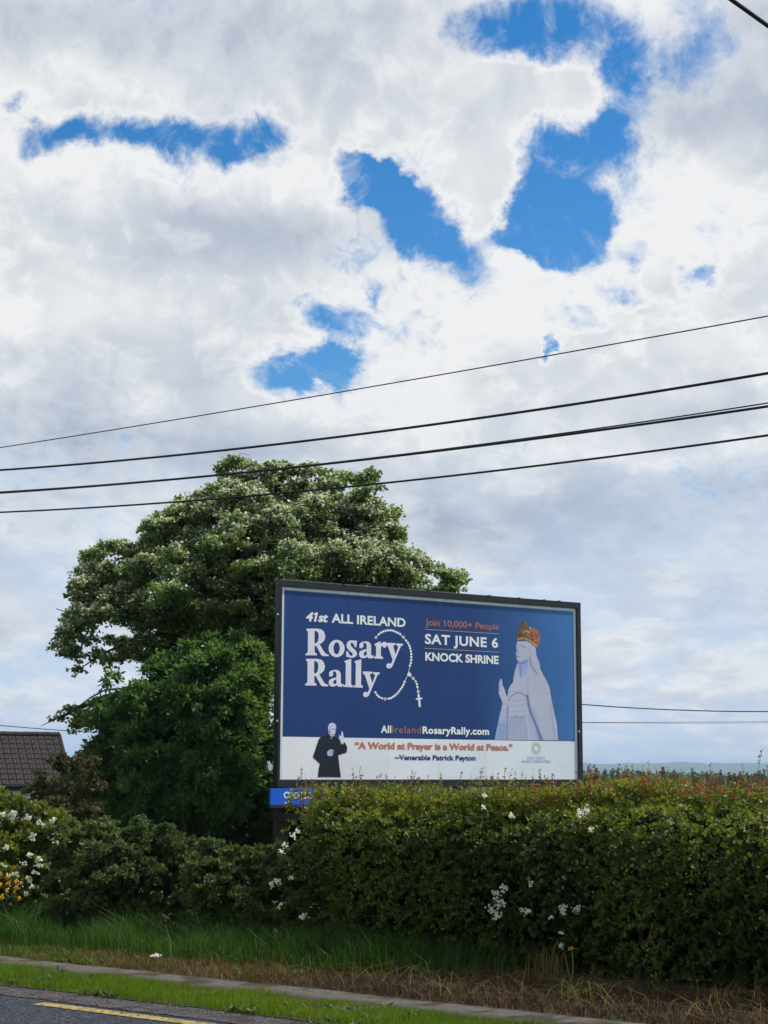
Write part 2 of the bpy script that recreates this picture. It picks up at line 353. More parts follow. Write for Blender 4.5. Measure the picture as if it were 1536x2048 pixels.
pv = t.nodes.new('ShaderNodeVolumePrincipled'); pv.inputs['Color'].default_value = (.52, .74, 1, 1); pv.inputs['Density'].default_value = 1.3e-4; pv.inputs['Anisotropy'].default_value = .2
ho = t.nodes.new('ShaderNodeOutputMaterial'); t.links.new(pv.outputs[0], ho.inputs['Volume'])
hb = MB().box((-27000, -27000, -9), (27000, 27000, 62)).build('haze', hm); tag(hb, kind='stuff')

# ------------------------------------------------------------------ BILLBOARD
BO = np.array([-1.6132, 26.3214, 0.]); BYAW = .6033; BZ = 1.462; BW, BH = 6.1418, 3.0
be = np.array([math.cos(BYAW), math.sin(BYAW), 0]); bn = np.array([math.sin(BYAW), -math.cos(BYAW), 0])   # bn faces the road
def buv(x, y, d=0.):
    """photo point -> (u, z) on the board's plane, d metres in front of the poster"""
    o = BO + bn*d; r = ray(x, y); t = ((o - (0, 0, CAM_Z)) @ bn)/(r @ bn); P = np.array([0, 0, CAM_Z]) + r*t
    return float((P-BO) @ be), float(P[2])
bb = thing('billboard', 'large roadside billboard with blue and white event poster in black frame above hedge', 'billboard', tuple(BO), BYAW)
ftl, ftr = buv(561, 1160, .03), buv(1162, 1202, .03)
u0, u1, zt, zb = ftl[0], buv(1167, 1400, .03)[0], ftl[1], buv(560, 1577, .03)[1]
zt = (ftl[1]+ftr[1])/2
iu0, iu1, iz0, iz1 = -.02, BW+.02, BZ-.02, BZ+BH+.02
MB().box((u0, -.035, iz1), (u1, .12, zt)).build('top_rail', M_frame, bb, .008)
MB().box((u0, -.035, zb), (u1, .12, iz0)).build('bottom_rail', M_frame, bb, .008)
MB().box((u0, -.032, iz0-.002), (iu0, .117, iz1+.002)).build('side_rail', M_frame, bb, .008)
MB().box((iu1, -.032, iz0-.002), (u1, .117, iz1+.002)).build('side_rail', M_frame, bb, .008)
M_back = mat('plywood_backing', (.16, .12, .08), .9, varied((.1, .075, .05), (.2, .15, .1), 4))
for k in range(6):
    a, b = iu0 + (iu1-iu0)*k/6, iu0 + (iu1-iu0)*(k+1)/6
    MB().box((a+.003, .03, iz0), (b-.003, .05, iz1)).build('backing_board', M_back, bb)
for k in range(6):                                              # timber posts behind the board
    u = u0+.22 + (u1-u0-.44)*k/5
    p = MB().box((u-.09, .13, -.3 if k else -.3), (u+.09, .31, zt-.15)).build('post', M_wood, bb, .01)
    if k > 0: MB().tube([(u, .28, 1.9), (u, 1.3, -.3)], .05, 6).build('brace', M_wood, bb)
MB().box((u0+.05, .05, zb-.52), (u1-.05, .128, zb-.40)).build('cross_rail', M_wood, bb, .008)
# poster print --------------------------------------------------------------
def poster_mat():
    m = bpy.data.materials.new('printed_poster'); m.use_nodes = True; t = m.node_tree; b = t.nodes['Principled BSDF']
    a = t.nodes.new('ShaderNodeAttribute'); a.attribute_name = 'ink'
    tc = t.nodes.new('ShaderNodeTexCoord'); n = t.nodes.new('ShaderNodeTexNoise'); t.links.new(tc.outputs['Object'], n.inputs['Vector']); n.inputs['Scale'].default_value = 1.3; n.inputs['Detail'].default_value = 8
    mr = t.nodes.new('ShaderNodeMapRange'); t.links.new(n.outputs['Fac'], mr.inputs[0]); mr.inputs[1].default_value = .3; mr.inputs[2].default_value = .7; mr.inputs[3].default_value = .93; mr.inputs[4].default_value = 1.04
    mx = t.nodes.new('ShaderNodeMix'); mx.data_type = 'RGBA'; mx.blend_type = 'MULTIPLY'; mx.inputs[0].default_value = 1
    t.links.new(a.outputs['Color'], mx.inputs[6]); t.links.new(mr.outputs[0], mx.inputs[7]); t.links.new(mx.outputs[2], b.inputs['Base Color'])
    mp = t.nodes.new('ShaderNodeMapping'); t.links.new(tc.outputs['Object'], mp.inputs[0]); mp.inputs['Scale'].default_value = (.7, 1, 5)
    bn_ = t.nodes.new('ShaderNodeTexNoise'); t.links.new(mp.outputs[0], bn_.inputs['Vector']); bn_.inputs['Scale'].default_value = 2.2; bn_.inputs['Detail'].default_value = 5
    bp = t.nodes.new('ShaderNodeBump'); bp.inputs['Distance'].default_value = .02; bp.inputs['Strength'].default_value = .10
    t.links.new(bn_.outputs['Fac'], bp.inputs['Height']); t.links.new(bp.outputs[0], b.inputs['Normal'])
    b.inputs['Roughness'].default_value = .42; b.inputs['Specular IOR Level'].default_value = .35
    return m
M_poster = poster_mat()
WHITE = lin((196, 206, 225))
def ink(r, g, b): return np.clip(lin((r, g, b))/WHITE*np.array([.86, .90, .96]), .004, .95)
nu, nv = 300, 150
us = np.linspace(iu0, iu1, nu); zs = np.linspace(iz0, iz1, nv)
z_split = (buv(620, 1475.5)[1]+buv(1100, 1479.5)[1])/2
zs[np.argmin(abs(zs-z_split))] = z_split - .004; zs = np.sort(np.append(zs, z_split + .004))
nv = len(zs)
UU, ZZ = np.meshgrid(us, zs)
tt = np.clip((UU/BW-.62)/.38, 0, 1)[..., None]; tv = np.clip((ZZ-z_split)/(iz1-z_split), 0, 1)[..., None]
blue = ink(23, 53, 112)*(1-tt) + ink(54, 103, 170)*tt
blue = blue*(1 + .18*(1-np.clip(UU/BW/.5, 0, 1)[..., None])*tv) ; blue = blue*(1-.08*(1-tv))
blue = blue + (ink(70, 110, 168)-blue)*.25*np.clip((.4-tv)/.4, 0, 1)*np.clip((tt-.3)*2, 0, 1)
wht = ink(192, 204, 224)*(1-.0*UU[..., None]) + (ink(203, 208, 226)-ink(190, 204, 224))*(1-UU[..., None]/BW)
pc = np.where((ZZ > z_split)[..., None], blue, wht)
edge = (UU < iu0+.055) | (UU > iu1-.05) | (ZZ > iz1-.045)
pc = np.where(edge[..., None], ink(182, 196, 215), pc)
# sheets from different print runs, grime streaks below the top rail, faint overlap lines
sheet = np.floor(UU/BW*6).clip(0, 5).astype(int) + 6*(ZZ > BZ+1.30)
pc = pc*(1+np.array([.02, -.03, .015, -.02, .03, -.01, -.025, .02, -.015, .03, -.02, .01])[sheet])[..., None]
for k in range(1, 6): pc = pc*(1-.10*np.exp(-((UU-BW*k/6)/.014)**2))[..., None]
pc = pc*(1-.14*np.exp(-((ZZ-BZ-1.30)/.014)**2)*(.5+.5*np.sin(UU*2.1+1)))[..., None]
for k in range(46):
    u_, l_, w_ = rng.uniform(0, BW), rng.uniform(.1, 1.0), rng.uniform(.012, .035)
    pc = pc*(1-rng.uniform(.04, .16)*np.exp(-((UU-u_-.01*np.sin(ZZ*7+k))/w_)**2)*np.clip(1-(iz1-ZZ)/l_, 0, 1))[..., None]
pc = pc*(1-.10*np.clip(.5*vnoise(np.stack([UU.ravel(), ZZ.ravel(), UU.ravel()*0], 1), 1.6, 77).reshape(UU.shape), 0, 1)*np.clip(1.2-(ZZ-iz0)/.8, 0, 1))[..., None]
# paper: shallow cockling along the join between the upper and the lower sheets
wr = .0012*np.exp(-((ZZ-(BZ+1.28)-.01*np.sin(UU*1.3))/.022)**2)*(.2+.8*(np.sin(UU*2.7)*.5+.5)) * np.clip(UU-1, 0, 1) + .0006*np.exp(-((ZZ-BZ-1.36)/.02)**2)*(np.sin(UU*5.1)*.5+.5)
YY = .0 - wr + .0003*np.sin(UU*3.1+ZZ*2)
pV = np.stack([UU, YY, ZZ], -1).reshape(-1, 3)
i, j = np.meshgrid(np.arange(nv-1), np.arange(nu-1), indexing='ij'); i, j = i.ravel(), j.ravel()
pF = np.stack([i*nu+j, i*nu+j+1, (i+1)*nu+j+1, (i+1)*nu+j], 1)
poster = npmesh('poster', pV, pF, M_poster, bb, col=np.concatenate([pc, np.ones(pc.shape[:2]+(1,))], -1).reshape(-1, 4), smooth_=True)
YI = -.0030                                                     # the ink layer, a hair in front of the paper
def inkmat(name, c):
    return mat(name, ink(*c), .5, varied(ink(*c)*.93, ink(*c)*1.03, 6))
I_white = inkmat('white_ink', (205, 212, 232)); I_serif = inkmat('cream_ink', (196, 200, 224)); I_or = inkmat('copper_ink', (168, 104, 90)); I_or2 = inkmat('dull_copper_ink', (142, 98, 94))
I_gold = inkmat('gold_ink', (165, 140, 105)); I_navy = inkmat('navy_ink', (30, 58, 120)); I_pale = inkmat('pale_gold_ink', (172, 168, 158)); I_navy2 = inkmat('faded_navy_ink', (112, 132, 178))
def glyphs(s, offset=0., spacing=1.):
    cu = bpy.data.curves.new('lettering', 'FONT'); cu.body = s; cu.offset = offset; cu.space_character = spacing; cu.resolution_u = 3
    o = bpy.data.objects.new('lettering', cu); C.objects.link(o); dg = bpy.context.evaluated_depsgraph_get()
    me = bpy.data.meshes.new_from_object(o.evaluated_get(dg)); V = np.array([v.co[:] for v in me.vertices]); F = [tuple(p.vertices) for p in me.polygons]
    bpy.data.objects.remove(o); bpy.data.curves.remove(cu); bpy.data.meshes.remove(me); return V, F
CAPH = glyphs('H')[0][:, 1].max()
def lettering(s, bl, br, cap, m, offset=.02, spacing=1., italic=0., extra=None):
    """bl, br: ends of the baseline in the photo, cap: capital height there in pixels"""
    V, F = glyphs(s, offset, spacing); a, b = buv(*bl), buv(*br)
    h = buv(bl[0], bl[1]-cap)[1]-a[1]; V[:, 1] /= CAPH; V[:, 0] += V[:, 1]*italic*CAPH
    x0, x1 = V[:, 0].min(), V[:, 0].max(); zb = (a[1]+b[1])/2
    P = np.stack([a[0] + (V[:, 0]-x0)/(x1-x0)*(b[0]-a[0]), np.full(len(V), YI), zb + V[:, 1]*h], 1)
    words = s.split(' '); lo = -1e9; cx_ = np.array([V[list(f), 0].mean() for f in F])
    for n in range(len(words)):                                 # one piece per word
        hi = glyphs(' '.join(words[:n+1]), offset, spacing)[0][:, 0].max() + .06 if n < len(words)-1 else 1e9
        fs = [F[k] for k in np.nonzero((cx_ > lo) & (cx_ <= hi))[0]]; us_ = sorted({i for f in fs for i in f}); mp = {i: k for k, i in enumerate(us_)}
        mb = MB(); mb.v = [tuple(P[i]) for i in us_]; mb.f = [tuple(mp[i] for i in f) for f in fs]; lo = hi
        for (wn, px, py) in (extra or []):
            if wn == n: mb.poly([[buv(*p) for p in zip(px, py)]], YI-.0006)
        o = mb.build('lettering', m, poster); o['label'] = 'printed word "%s"' % words[n].strip('“”~')
lettering('41st', (613, 1242.5), (657.5, 1245), 17, I_white, .035, .95, .2, [(0, (629, 635.5, 634, 628), (1228, 1225.5, 1229.5, 1231))])
lettering('ALL IRELAND', (664.5, 1245.8), (812.6, 1253), 17, I_white, .03)
lettering('Join 10,000+ People', (852, 1250.3), (999.3, 1258), 12.6, I_or2, .02, 1.0, 0, [(1, (888, 892, 892, 888), (1242.5, 1240, 1243, 1245))])
lettering('SAT JUNE 6', (851.5, 1286.8), (998, 1293), 18.5, I_white, .03, 1.08)
lettering('KNOCK SHRINE', (852.6, 1320), (999.3, 1326), 15.4, I_white, .035, 1.0)
lettering('All', (764.6, 1465), (785.5, 1465.4), 13.6, I_white, .035, 1.06)
lettering('Ireland', (787, 1465.4), (845, 1466.6), 13.6, I_or2, .01, 1.12)
lettering('RosaryRally.com', (848, 1466.6), (981.2, 1467.6), 13.6, I_white, .035, 1.06)
lettering('“A World at Prayer is a World at Peace.”', (712.6, 1497), (1028.5, 1499.3), 12.4, I_or, .045)
lettering('~Venerable Patrick Peyton', (793, 1519), (954.6, 1519.6), 9.6, I_navy, .035)
lettering('HOLY CROSS', (1058, 1516), (1093, 1516.4), 5.2, I_navy2, .0, 1.1)
lettering('FAMILY MINISTRIES', (1047, 1523.2), (1105, 1523.6), 5.2, I_navy2, .0, 1.05)
# bold serif title, drawn letter by letter
def zz(p): return buv(590 + p[0]/5.908, 1200 + p[1]/5.908)
GR = [[(143,345),(270,343),(320,352),(352,380),(368,430),(358,480),(325,515),(300,528),(322,560),(350,610),(375,640),(408,650),(410,668),(340,668),(318,655),(290,600),(262,550),(243,545),(243,610),(247,630),(268,635),(270,660),(135,660),(135,640),(155,632),(162,610),(162,395),(158,375),(145,368)],
      [(240,372),(262,372),(285,395),(290,440),(282,490),(262,515),(240,515)]]
def ell(cx, cy, rx, ry, n=28): return [(cx+rx*math.cos(2*math.pi*k/n), cy+ry*math.sin(2*math.pi*k/n)) for k in range(n)]
GO = [ell(502, 577, 95, 103), ell(502, 575, 37, 72)]
GS = [[(742,484),(742,500),(735,560),(718,560),(705,530),(690,510),(675,508),(666,522),(672,545),(700,575),(730,600),(745,635),(735,665),(705,683),(665,685),(640,678),(615,672),(617,610),(637,608),(648,640),(662,660),(680,664),(692,652),(688,632),(665,612),(640,590),(622,560),(618,530),(630,500),(655,482),(690,478),(715,485),(730,480)]]
GA = [[(770,560),(772,520),(795,500),(840,490),(880,495),(905,520),(910,560),(910,645),(920,660),(942,655),(940,680),(915,692),(880,690),(862,672),(840,688),(800,690),(775,672),(766,640),(775,610),(810,592),(858,580),(858,540),(850,515),(832,508),(815,515),(820,540),(815,560),(795,572),(775,570)],
      [(858,605),(835,612),(820,635),(825,655),(840,662),(858,648)]]
Gr = [[(950,520),(1010,490),(1022,492),(1025,520),(1050,498),(1078,492),(1090,510),(1092,545),(1080,562),(1055,562),(1045,545),(1032,545),(1025,570),(1025,650),(1030,668),(1050,672),(1052,697),(945,690),(945,672),(965,665),(968,645),(968,550),(960,540),(950,538)]]
GY = [[(1088,505),(1195,508),(1196,530),(1172,538),(1172,550),(1195,630),(1200,640),(1228,560),(1225,540),(1205,532),(1203,512),(1285,515),(1285,535),(1262,545),(1250,570),(1170,765),(1155,795),(1130,810),(1102,805),(1090,785),(1095,758),(1118,745),(1140,752),(1150,745),(1165,705),(1158,690),(1108,545),(1088,535)]]
GL = [[(598,722),(672,697),(676,700),(676,1000),(695,1010),(695,1035),(585,1030),(585,1012),(610,1005),(612,745),(598,742)]]
def word(lst, s):
    mb = MB()
    for n, (g, dx, dy) in enumerate(lst): mb.poly([[zz((x+dx, y+dy)) for x, y in lp] for lp in g], YI - .0003*(n % 2))
    o = mb.build('lettering', I_serif, poster); o['label'] = 'bold printed word "%s"' % s
word([(GR, 0, 0), (GO, 0, 0), (GS, 0, 0), (GA, 0, 0), (Gr, 0, 0), (GY, 0, 0)], 'Rosary')
word([(GR, -2, 357), (GA, -356, 338), (GL, 0, 0), (GL, 118, 4), (GY, -272, 340)], 'Rally')
# rosary drawing
mb = MB()
def dot(x, y, r, n=10): mb.poly([[zz(p) for p in ell(x, y, r, r*1.02, n)]], YI)
def ring_(x, y, r): mb.poly([[zz(p) for p in ell(x, y, r, r*1.1, 12)], [zz(p) for p in ell(x, y, r*.55, r*.65, 12)]], YI)
def seg_(a, b, wd):
    a, b = np.array(a, float), np.array(b, float); d = b-a; n_ = np.array([-d[1], d[0]])/np.linalg.norm(d)*wd/2
    mb.poly([[zz(p) for p in (a+n_, b+n_, b-n_, a-n_)]], YI+.0003)
upper = [(1000,405),(1027,385),(1055,372),(1083,362),(1112,358),(1140,358),(1170,363),(1198,375),(1226,387),(1252,402)]
right = [(1322,477),(1345,505),(1360,535),(1371,567),(1380,602),(1385,637),(1385,672),(1384,707),(1380,742),(1370,773)]
lower = [(1308,965),(1295,997),(1280,1027),(1262,1052),(1243,1078),(1222,1103),(1198,1125),(1175,1143),(1150,1158),(1122,1165)]
low2 = [(1040,1160),(1008,1145),(985,1123),(965,1092)]
drop = [(1440,960),(1453,992),(1460,1025)]
for lst in (upper, right, lower, low2, drop):
    for p in lst: dot(*p, 14)
    for a, b in zip(lst, lst[1:]): seg_(a, b, 6)
for p in ((965, 443), (1290, 437), (1078, 1170), (1412, 924), (1470, 1078)): ring_(*p, 16)
for a, b in (((965, 443), (1000, 405)), ((1252, 402), (1322, 477)), ((1370, 773), (1350, 870)), ((1350, 870), (1308, 965)), ((1122, 1165), (1040, 1160)), ((1375, 890), (1440, 960)), ((1460, 1025), (1475, 1125))): seg_(a, b, 6)
mb.poly([[zz(p) for p in ((1352, 850), (1368, 850), (1385, 870), (1388, 895), (1362, 902), (1338, 885), (1342, 865))]], YI-.0003)
dot(1475, 1122, 14)
mb.poly([[zz(p) for p in ((1463, 1132), (1487, 1130), (1490, 1152), (1517, 1150), (1517, 1168), (1493, 1172), (1502, 1258), (1478, 1262), (1469, 1175), (1443, 1178), (1443, 1160), (1465, 1157))]], YI-.0003)
o = mb.build('printed_rosary', I_white, poster); o['label'] = 'printed white rosary beads with a small cross'
# thin rules and the petal emblem
mb = MB()
for (a, b) in (((852, 1257.6), (999.5, 1265.6)), ((851, 1295.3), (999.5, 1302.4))):
    mb.poly([[buv(*a), buv(*b), buv(b[0], b[1]+1.1), buv(a[0], a[1]+1.1)]], YI)
mb.build('printed_rule', I_gold, poster)
mb = MB(); cx, cy = buv(1076, 1494); R = buv(1076, 1482)[1]-cy
for k in range(16):
    a = 2*math.pi*k/16
    for r_, wd in ((R*.62, R*.14), (R*.92, R*.11)):
        aa = a + (.196 if r_ > R*.8 else 0); c_, s_ = math.cos(aa), math.sin(aa)
        mb.poly([[(cx+c_*(r_+dr*R*.14)-s_*dw*wd, cy+s_*(r_+dr*R*.14)+c_*dw*wd) for dr, dw in ((-1, 0), (0, 1), (1, 0), (0, -1))]], YI)
mb.build('printed_emblem', I_pale, poster)
# printed figures: fine grids of ink colour
def blur(a, r):
    k = np.exp(-np.arange(-3*int(r+1), 3*int(r+1)+1)**2/(2*r*r)); k /= k.sum()
    for ax in (0, 1): a = np.apply_along_axis(lambda v: np.convolve(v, k, 'same'), ax, a)
    return a
class Print:
    """a little painter: x, y are photo-like drawing units; origin and scale give photo pixels"""
    def __init__(s, x0, y0, x1, y1, step): s.xs = np.arange(x0, x1, step); s.ys = np.arange(y0, y1, step); s.X, s.Y = np.meshgrid(s.xs, s.ys); s.c = np.zeros(s.X.shape+(3,)); s.m = np.zeros(s.X.shape, bool); s.st = step
    def fill(s, poly, col, soft=0, add=True, alpha=1.):
        k = inpoly(s.X, s.Y, poly).astype(float)
        if add: s.m |= k > 0
        if soft: k = blur(k, soft/s.st)
        s.c = s.c*(1-k[..., None]*alpha) + np.array(col, float)*k[..., None]*alpha
    def line(s, pts, wd, col, alpha=1., soft=None):
        pts = np.asarray(pts, float); d = np.full(s.X.shape, 1e9)
        for a, b in zip(pts, pts[1:]):
            e = b-a; t = np.clip(((s.X-a[0])*e[0]+(s.Y-a[1])*e[1])/(e@e+1e-9), 0, 1); d = np.minimum(d, np.hypot(s.X-a[0]-t*e[0], s.Y-a[1]-t*e[1]))
        k = np.exp(-(d/(wd*.6))**2)*alpha; s.c = s.c*(1-k[..., None]) + np.array(col, float)*k[..., None]
    def build(s, name, f, y, label):
        P = np.array([[(*f(x, yv),) for x in s.xs[[0, -1]]] for yv in s.ys[[0, -1]]])          # board is flat: corner-interpolate through exact mapping
        V = np.array([(u, y, z) for yv in s.ys for (u, z) in (f(x, yv) for x in s.xs)])
        n = len(s.xs); k = s.m[:-1, :-1] & s.m[1:, 1:] & s.m[1:, :-1] & s.m[:-1, 1:]; ii, jj = np.nonzero(k)
        F = np.stack([ii*n+jj, (ii+1)*n+jj, (ii+1)*n+jj+1, ii*n+jj+1], 1)
        used = np.unique(F); mp = np.full(len(V), -1); mp[used] = np.arange(len(used))
        cc = np.clip(lin(np.clip(s.c.reshape(-1, 3), 0, 255))/WHITE*np.array([.86, .90, .96]), .004, .95)
        o = npmesh(name, V[used], mp[F], M_poster, poster, col=np.concatenate([cc[used], np.ones((len(used), 1))], 1)); o['label'] = label; return o
S = Print(110, 150, 1450, 2598, 9.5)
base = (160, 166, 198)
body = [(590,985),(570,1030),(535,1140),(510,1260),(490,1400),(430,1480),(395,1560),(378,1690),(355,1650),(325,1540),(290,1480),(278,1400),(275,1350),(245,1325),(215,1365),(200,1450),(195,1560),(205,1660),(240,1750),(275,1830),(260,1920),(220,2080),(190,2240),(150,2420),(120,2598),(1432,2598),(1400,2250),(1340,2000),(1280,1720),(1240,1500),(1200,1400),(1110,1240),(1060,1130),(1030,980),(970,850),(960,700),(800,560),(575,560),(545,660),(548,720),(560,760),(540,800),(545,830),(552,870),(548,900),(570,950)]
S.fill(body, base)
D_, D2, HI = (98, 112, 165), (62, 78, 125), (185, 192, 218)
S.fill([(600,990),(760,960),(790,1010),(780,1130),(700,1290),(640,1260),(600,1100)], (125, 142, 195), 25, False, .9)     # neck in shade
S.fill([(640,1050),(760,1010),(780,1280),(680,1280)], (140, 160, 215), 20, False, .7)
S.line([(600,1010),(680,1030),(780,960)], 40, D_, .7); S.line([(640,1080),(650,1290)], 22, D_, .8)
S.line([(840,900),(860,1050),(920,1150),(990,1240)], 36, (110, 118, 155), .75); S.line([(830,700),(850,900)], 40, (140, 150, 180), .4)
S.line([(640,650),(740,690)], 26, D_, .6); S.line([(560,660),(590,668)], 22, D_, .7); S.line([(590,690),(560,790),(600,800)], 15, D_, .5); S.line([(555,875),(612,882)], 16, D2, .7); S.line([(575,905),(610,895)], 10, D_, .5)
S.line([(545,800),(590,812)], 16, D2, .5); S.line([(600,740),(620,800),(700,850)], 14, (140, 146, 180), .4)
S.line([(800,1300),(800,1700),(830,1900)], 14, (125, 132, 170), .7); S.line([(790,1690),(820,1880),(860,2030),(930,2190),(1010,2380),(1090,2598)], 46, D2, .75)
S.line([(1000,2420),(1080,2598)], 70, D_, .6)
S.line([(395,1780),(470,1690),(560,1630),(600,1625),(640,1622),(700,1650),(780,1700)], 13, (70, 78, 110), .85)
for yv in (1785, 1890, 2000, 2120): S.line([(400, yv+4), (520, yv+8), (640, yv), (780, yv-30)], 9, D_, .55)
for k, x in enumerate(range(430, 800, 26)):
    S.line([(470+(x-430)*.75, 2110+20*math.sin(k)), (x, 2350), (x-20+(x-600)*.12, 2598)], 8, D2 if k % 3 == 0 else D_, .75); S.line([(480+(x-430)*.75, 2150), (x+12, 2350), (x-8+(x-600)*.12, 2598)], 6, HI, .5)
for k in range(4): S.line([(790+k*25, 2080), (850+k*38, 2330), (900+k*44, 2598)], 9, (110, 130, 185), .6)
for k in range(8): yv = 1960+k*45; S.line([(255-k*10, yv), (310, yv+22), (370, yv+4)], 11, D_, .75); S.line([(250-k*9, yv+20), (330, yv+38)], 7, HI, .5)
for k in range(7): yv = 1910+k*50; S.line([(840+k*15, yv), (900+k*14, yv+18), (960+k*12, yv-6)], 13, D_, .55)
S.line([(390,1900),(390,2200),(370,2598)], 34, D_, .7); S.fill([(195,2240),(370,2240),(350,2598),(130,2598)], (112, 140, 190), 30, False, .8)
S.line([(270,1480),(300,1600),(350,1750)], 14, (190, 180, 205), .5); S.line([(245,1340),(235,1480),(225,1600)], 10, D_, .5); S.line([(280,1860),(380,1850)], 20, D_, .5)
S.line([(1110,1240),(1210,1430),(1260,1650),(1320,1980),(1400,2400)], 16, (180, 195, 228), .6); S.line([(1260,1800),(1330,2300),(1360,2598)], 40, (120, 135, 185), .5)
S.line([(545,700),(552,900)], 8, HI, .3); S.fill([(830,1250),(1100,1280),(1230,1700),(1290,2200),(1150,2450),(1000,2150),(860,1800)], (158, 166, 188), 40, False, .6)
S.line([(390,1600),(900,1612),(1270,1640)], 7, (120, 125, 160), .5)
crown = [(565,572),(552,470),(560,370),(600,330),(628,240),(660,180),(690,155),(750,158),(772,200),(778,285),(805,300),(835,255),(862,300),(900,285),(950,285),(985,320),(1012,350),(1030,430),(1045,480),(1035,620),(985,712),(955,690),(900,640),(800,580),(700,550),(600,548)]
S.fill(crown, (120, 82, 48))
cn = rng.random(S.X.shape); ck = inpoly(S.X, S.Y, crown); rt = np.clip((S.X-700)/250, 0, 1)
cc = (np.array([92, 72, 52])*(1-rt[..., None]) + np.array([140, 88, 60])*rt[..., None])*(.55+.95*blur(cn, .8)[..., None]*1.0+.35*(cn[..., None]-.5))
S.c[ck] = cc[ck]
S.line([(580,530),(700,505),(800,540),(900,600),(970,670)], 26, (185, 160, 98), .85); S.line([(690,390),(760,350),(810,390),(880,340)], 20, (200, 175, 120), .6); S.fill([(808,255),(850,255),(858,300),(812,300)], (190, 200, 230), 0, False)
for p in ((720, 525), (800, 548), (860, 380), (960, 340), (870, 450), (955, 410)): S.line([p, (p[0]+4, p[1]+3)], 12, (40, 20, 20), .8)
S.line([(590,440),(680,440)], 40, (52, 40, 62), .6)
S.build('printed_statue', lambda x, y: buv(980+x/10.24, min(1225+y/10.24, 1478.8)), YI, 'printed picture of a robed white statue wearing a gold crown')
# priest, traced in units of the second close view (590,1430, x10.24)
T = Print(390, 140, 1120, 1290, 7.5)
BK = (22, 26, 42)
T.fill([(700,360),(705,420),(560,450),(520,490),(470,640),(400,860),(410,890),(540,1010),(520,1100),(500,1285),(985,1285),(960,1130),(925,860),(930,830),(1090,780),(1108,700),(1100,640),(1040,540),(1020,600),(980,600),(935,480),(860,440)], BK)
T.fill([(705,230),(725,190),(785,158),(850,185),(880,230),(872,300),(868,350),(850,420),(800,452),(760,445),(722,390),(705,310)], (168, 176, 212))
T.fill([(800,250),(875,240),(868,350),(840,430),(800,440)], (205, 198, 215), 12, False, .6)
T.line([(720,210),(790,180),(860,200)], 22, (205, 212, 235), .7); T.line([(735,300),(740,360),(760,430)], 12, (60, 75, 120), .7)
T.line([(790,292),(850,300)], 14, (70, 66, 100), .75); T.line([(800,405),(840,400)], 16, (60, 50, 80), .8); T.line([(800,380),(838,382)], 10, (225, 225, 240), .8); T.line([(845,300),(862,350),(840,360)], 9, (120, 115, 150), .7)
T.line([(862,240),(868,420)], 10, (90, 95, 140), .5)
T.fill([(985,330),(1000,325),(1015,360),(1028,430),(1030,500),(1025,560),(1010,605),(985,595),(965,540),(935,490),(930,400),(945,395),(955,430),(970,430),(978,370)], (190, 196, 225))
T.line([(985,400),(990,470)], 6, (110, 115, 160), .6); T.line([(1005,400),(1008,470)], 6, (120, 120, 160), .5)
T.fill([(690,770),(730,725),(770,712),(825,725),(800,750),(830,760),(795,780),(832,790),(795,810),(815,830),(770,850),(700,842)], (150, 162, 200))
for y_ in (752, 782, 808): T.line([(760, y_-6), (815, y_)], 6, (60, 66, 105), .6)
T.line([(765,480),(778,484)], 16, (225, 220, 230), .95)
T.build('printed_person', lambda x, y: buv(590+x/10.24, 1430+y/10.24), YI-.0006, 'printed picture of a priest in a black cassock raising one hand')
# torn paper flecks and loose edge at the top rail, small bolts on the side
M_peel = mat('peeled_paint', (.02, .022, .026), .7)
for px, py in ((1040, 1190.5), (1090, 1195), (1120, 1197.5), (690, 1166.5), (980, 1187), (860, 1179)):
    u, z = buv(px, py, .03)
    mb = MB(); a = random.uniform(.07, .13)
    mb.add([(u, -.037, zt-.012), (u-a, -.037, zt-.004), (u-a*.3, -.04, zt+.004), (u+a, -.055, zt+.032), (u+a*.1, -.05, zt+.010)], [(0, 1, 2), (0, 2, 3, 4)])
    mb.build('peeling_flake', M_peel, bb)
M_bolt = mat('galvanised_bolt', (.6, .62, .65), .4, varied((.5, .52, .55), (.7, .72, .75), 40), metal=.6)
for px, py in ((556.5, 1443), (556.5, 1230), (1160.5, 1460)):
    u, z = buv(px, py, .03); MB().tube([(u, -.032, z), (u, -.05, z)], .016, 8).build('bolt', M_bolt, bb)
# maker's panel under the left corner
pu0, pz1 = buv(545.5, 1576, .055); pz0 = buv(545.5, 1612, .055)[1]; pu1 = buv(662, 1600, .055)[0]
pz1 = zb-.012
M_pb = mat('blue_panel', ink(10, 78, 190), .35, varied(ink(8, 70, 175), ink(14, 86, 205), 2), spec=.5)
pan = MB().box((pu0, -.055, pz0), (pu1, -.015, pz1)).build('name_panel', M_pb, bb, .004)
MB().box((pu0, -.065, pz0-.045), (pu1+.3, .05, pz0-.006)).build('panel_ledge', M_wood, bb, .004)
mb = MB()
def pg(x, y): return buv(540+x/6.98, 1430+y/6.98, .055)
YP = -.0575
def rng_(cx, cy, r, ri): mb.poly([[pg(*p) for p in ell(cx, cy, r, r*1.08, 24)], [pg(*p) for p in ell(cx, cy, ri, ri*1.08, 24)]], YP)
def bar(x0, y0, x1, y1): mb.poly([[pg(x0, y0), pg(x1, y0), pg(x1, y1), pg(x0, y1)]], YP-.0008)
rng_(262, 1128, 44, 27); bar(289, 1085, 306, 1200); mb.poly([[pg(*p) for p in ((306,1200),(302,1225),(285,1243),(262,1248),(235,1240),(240,1226),(262,1232),(280,1226),(289,1200))]], YP-.0008)
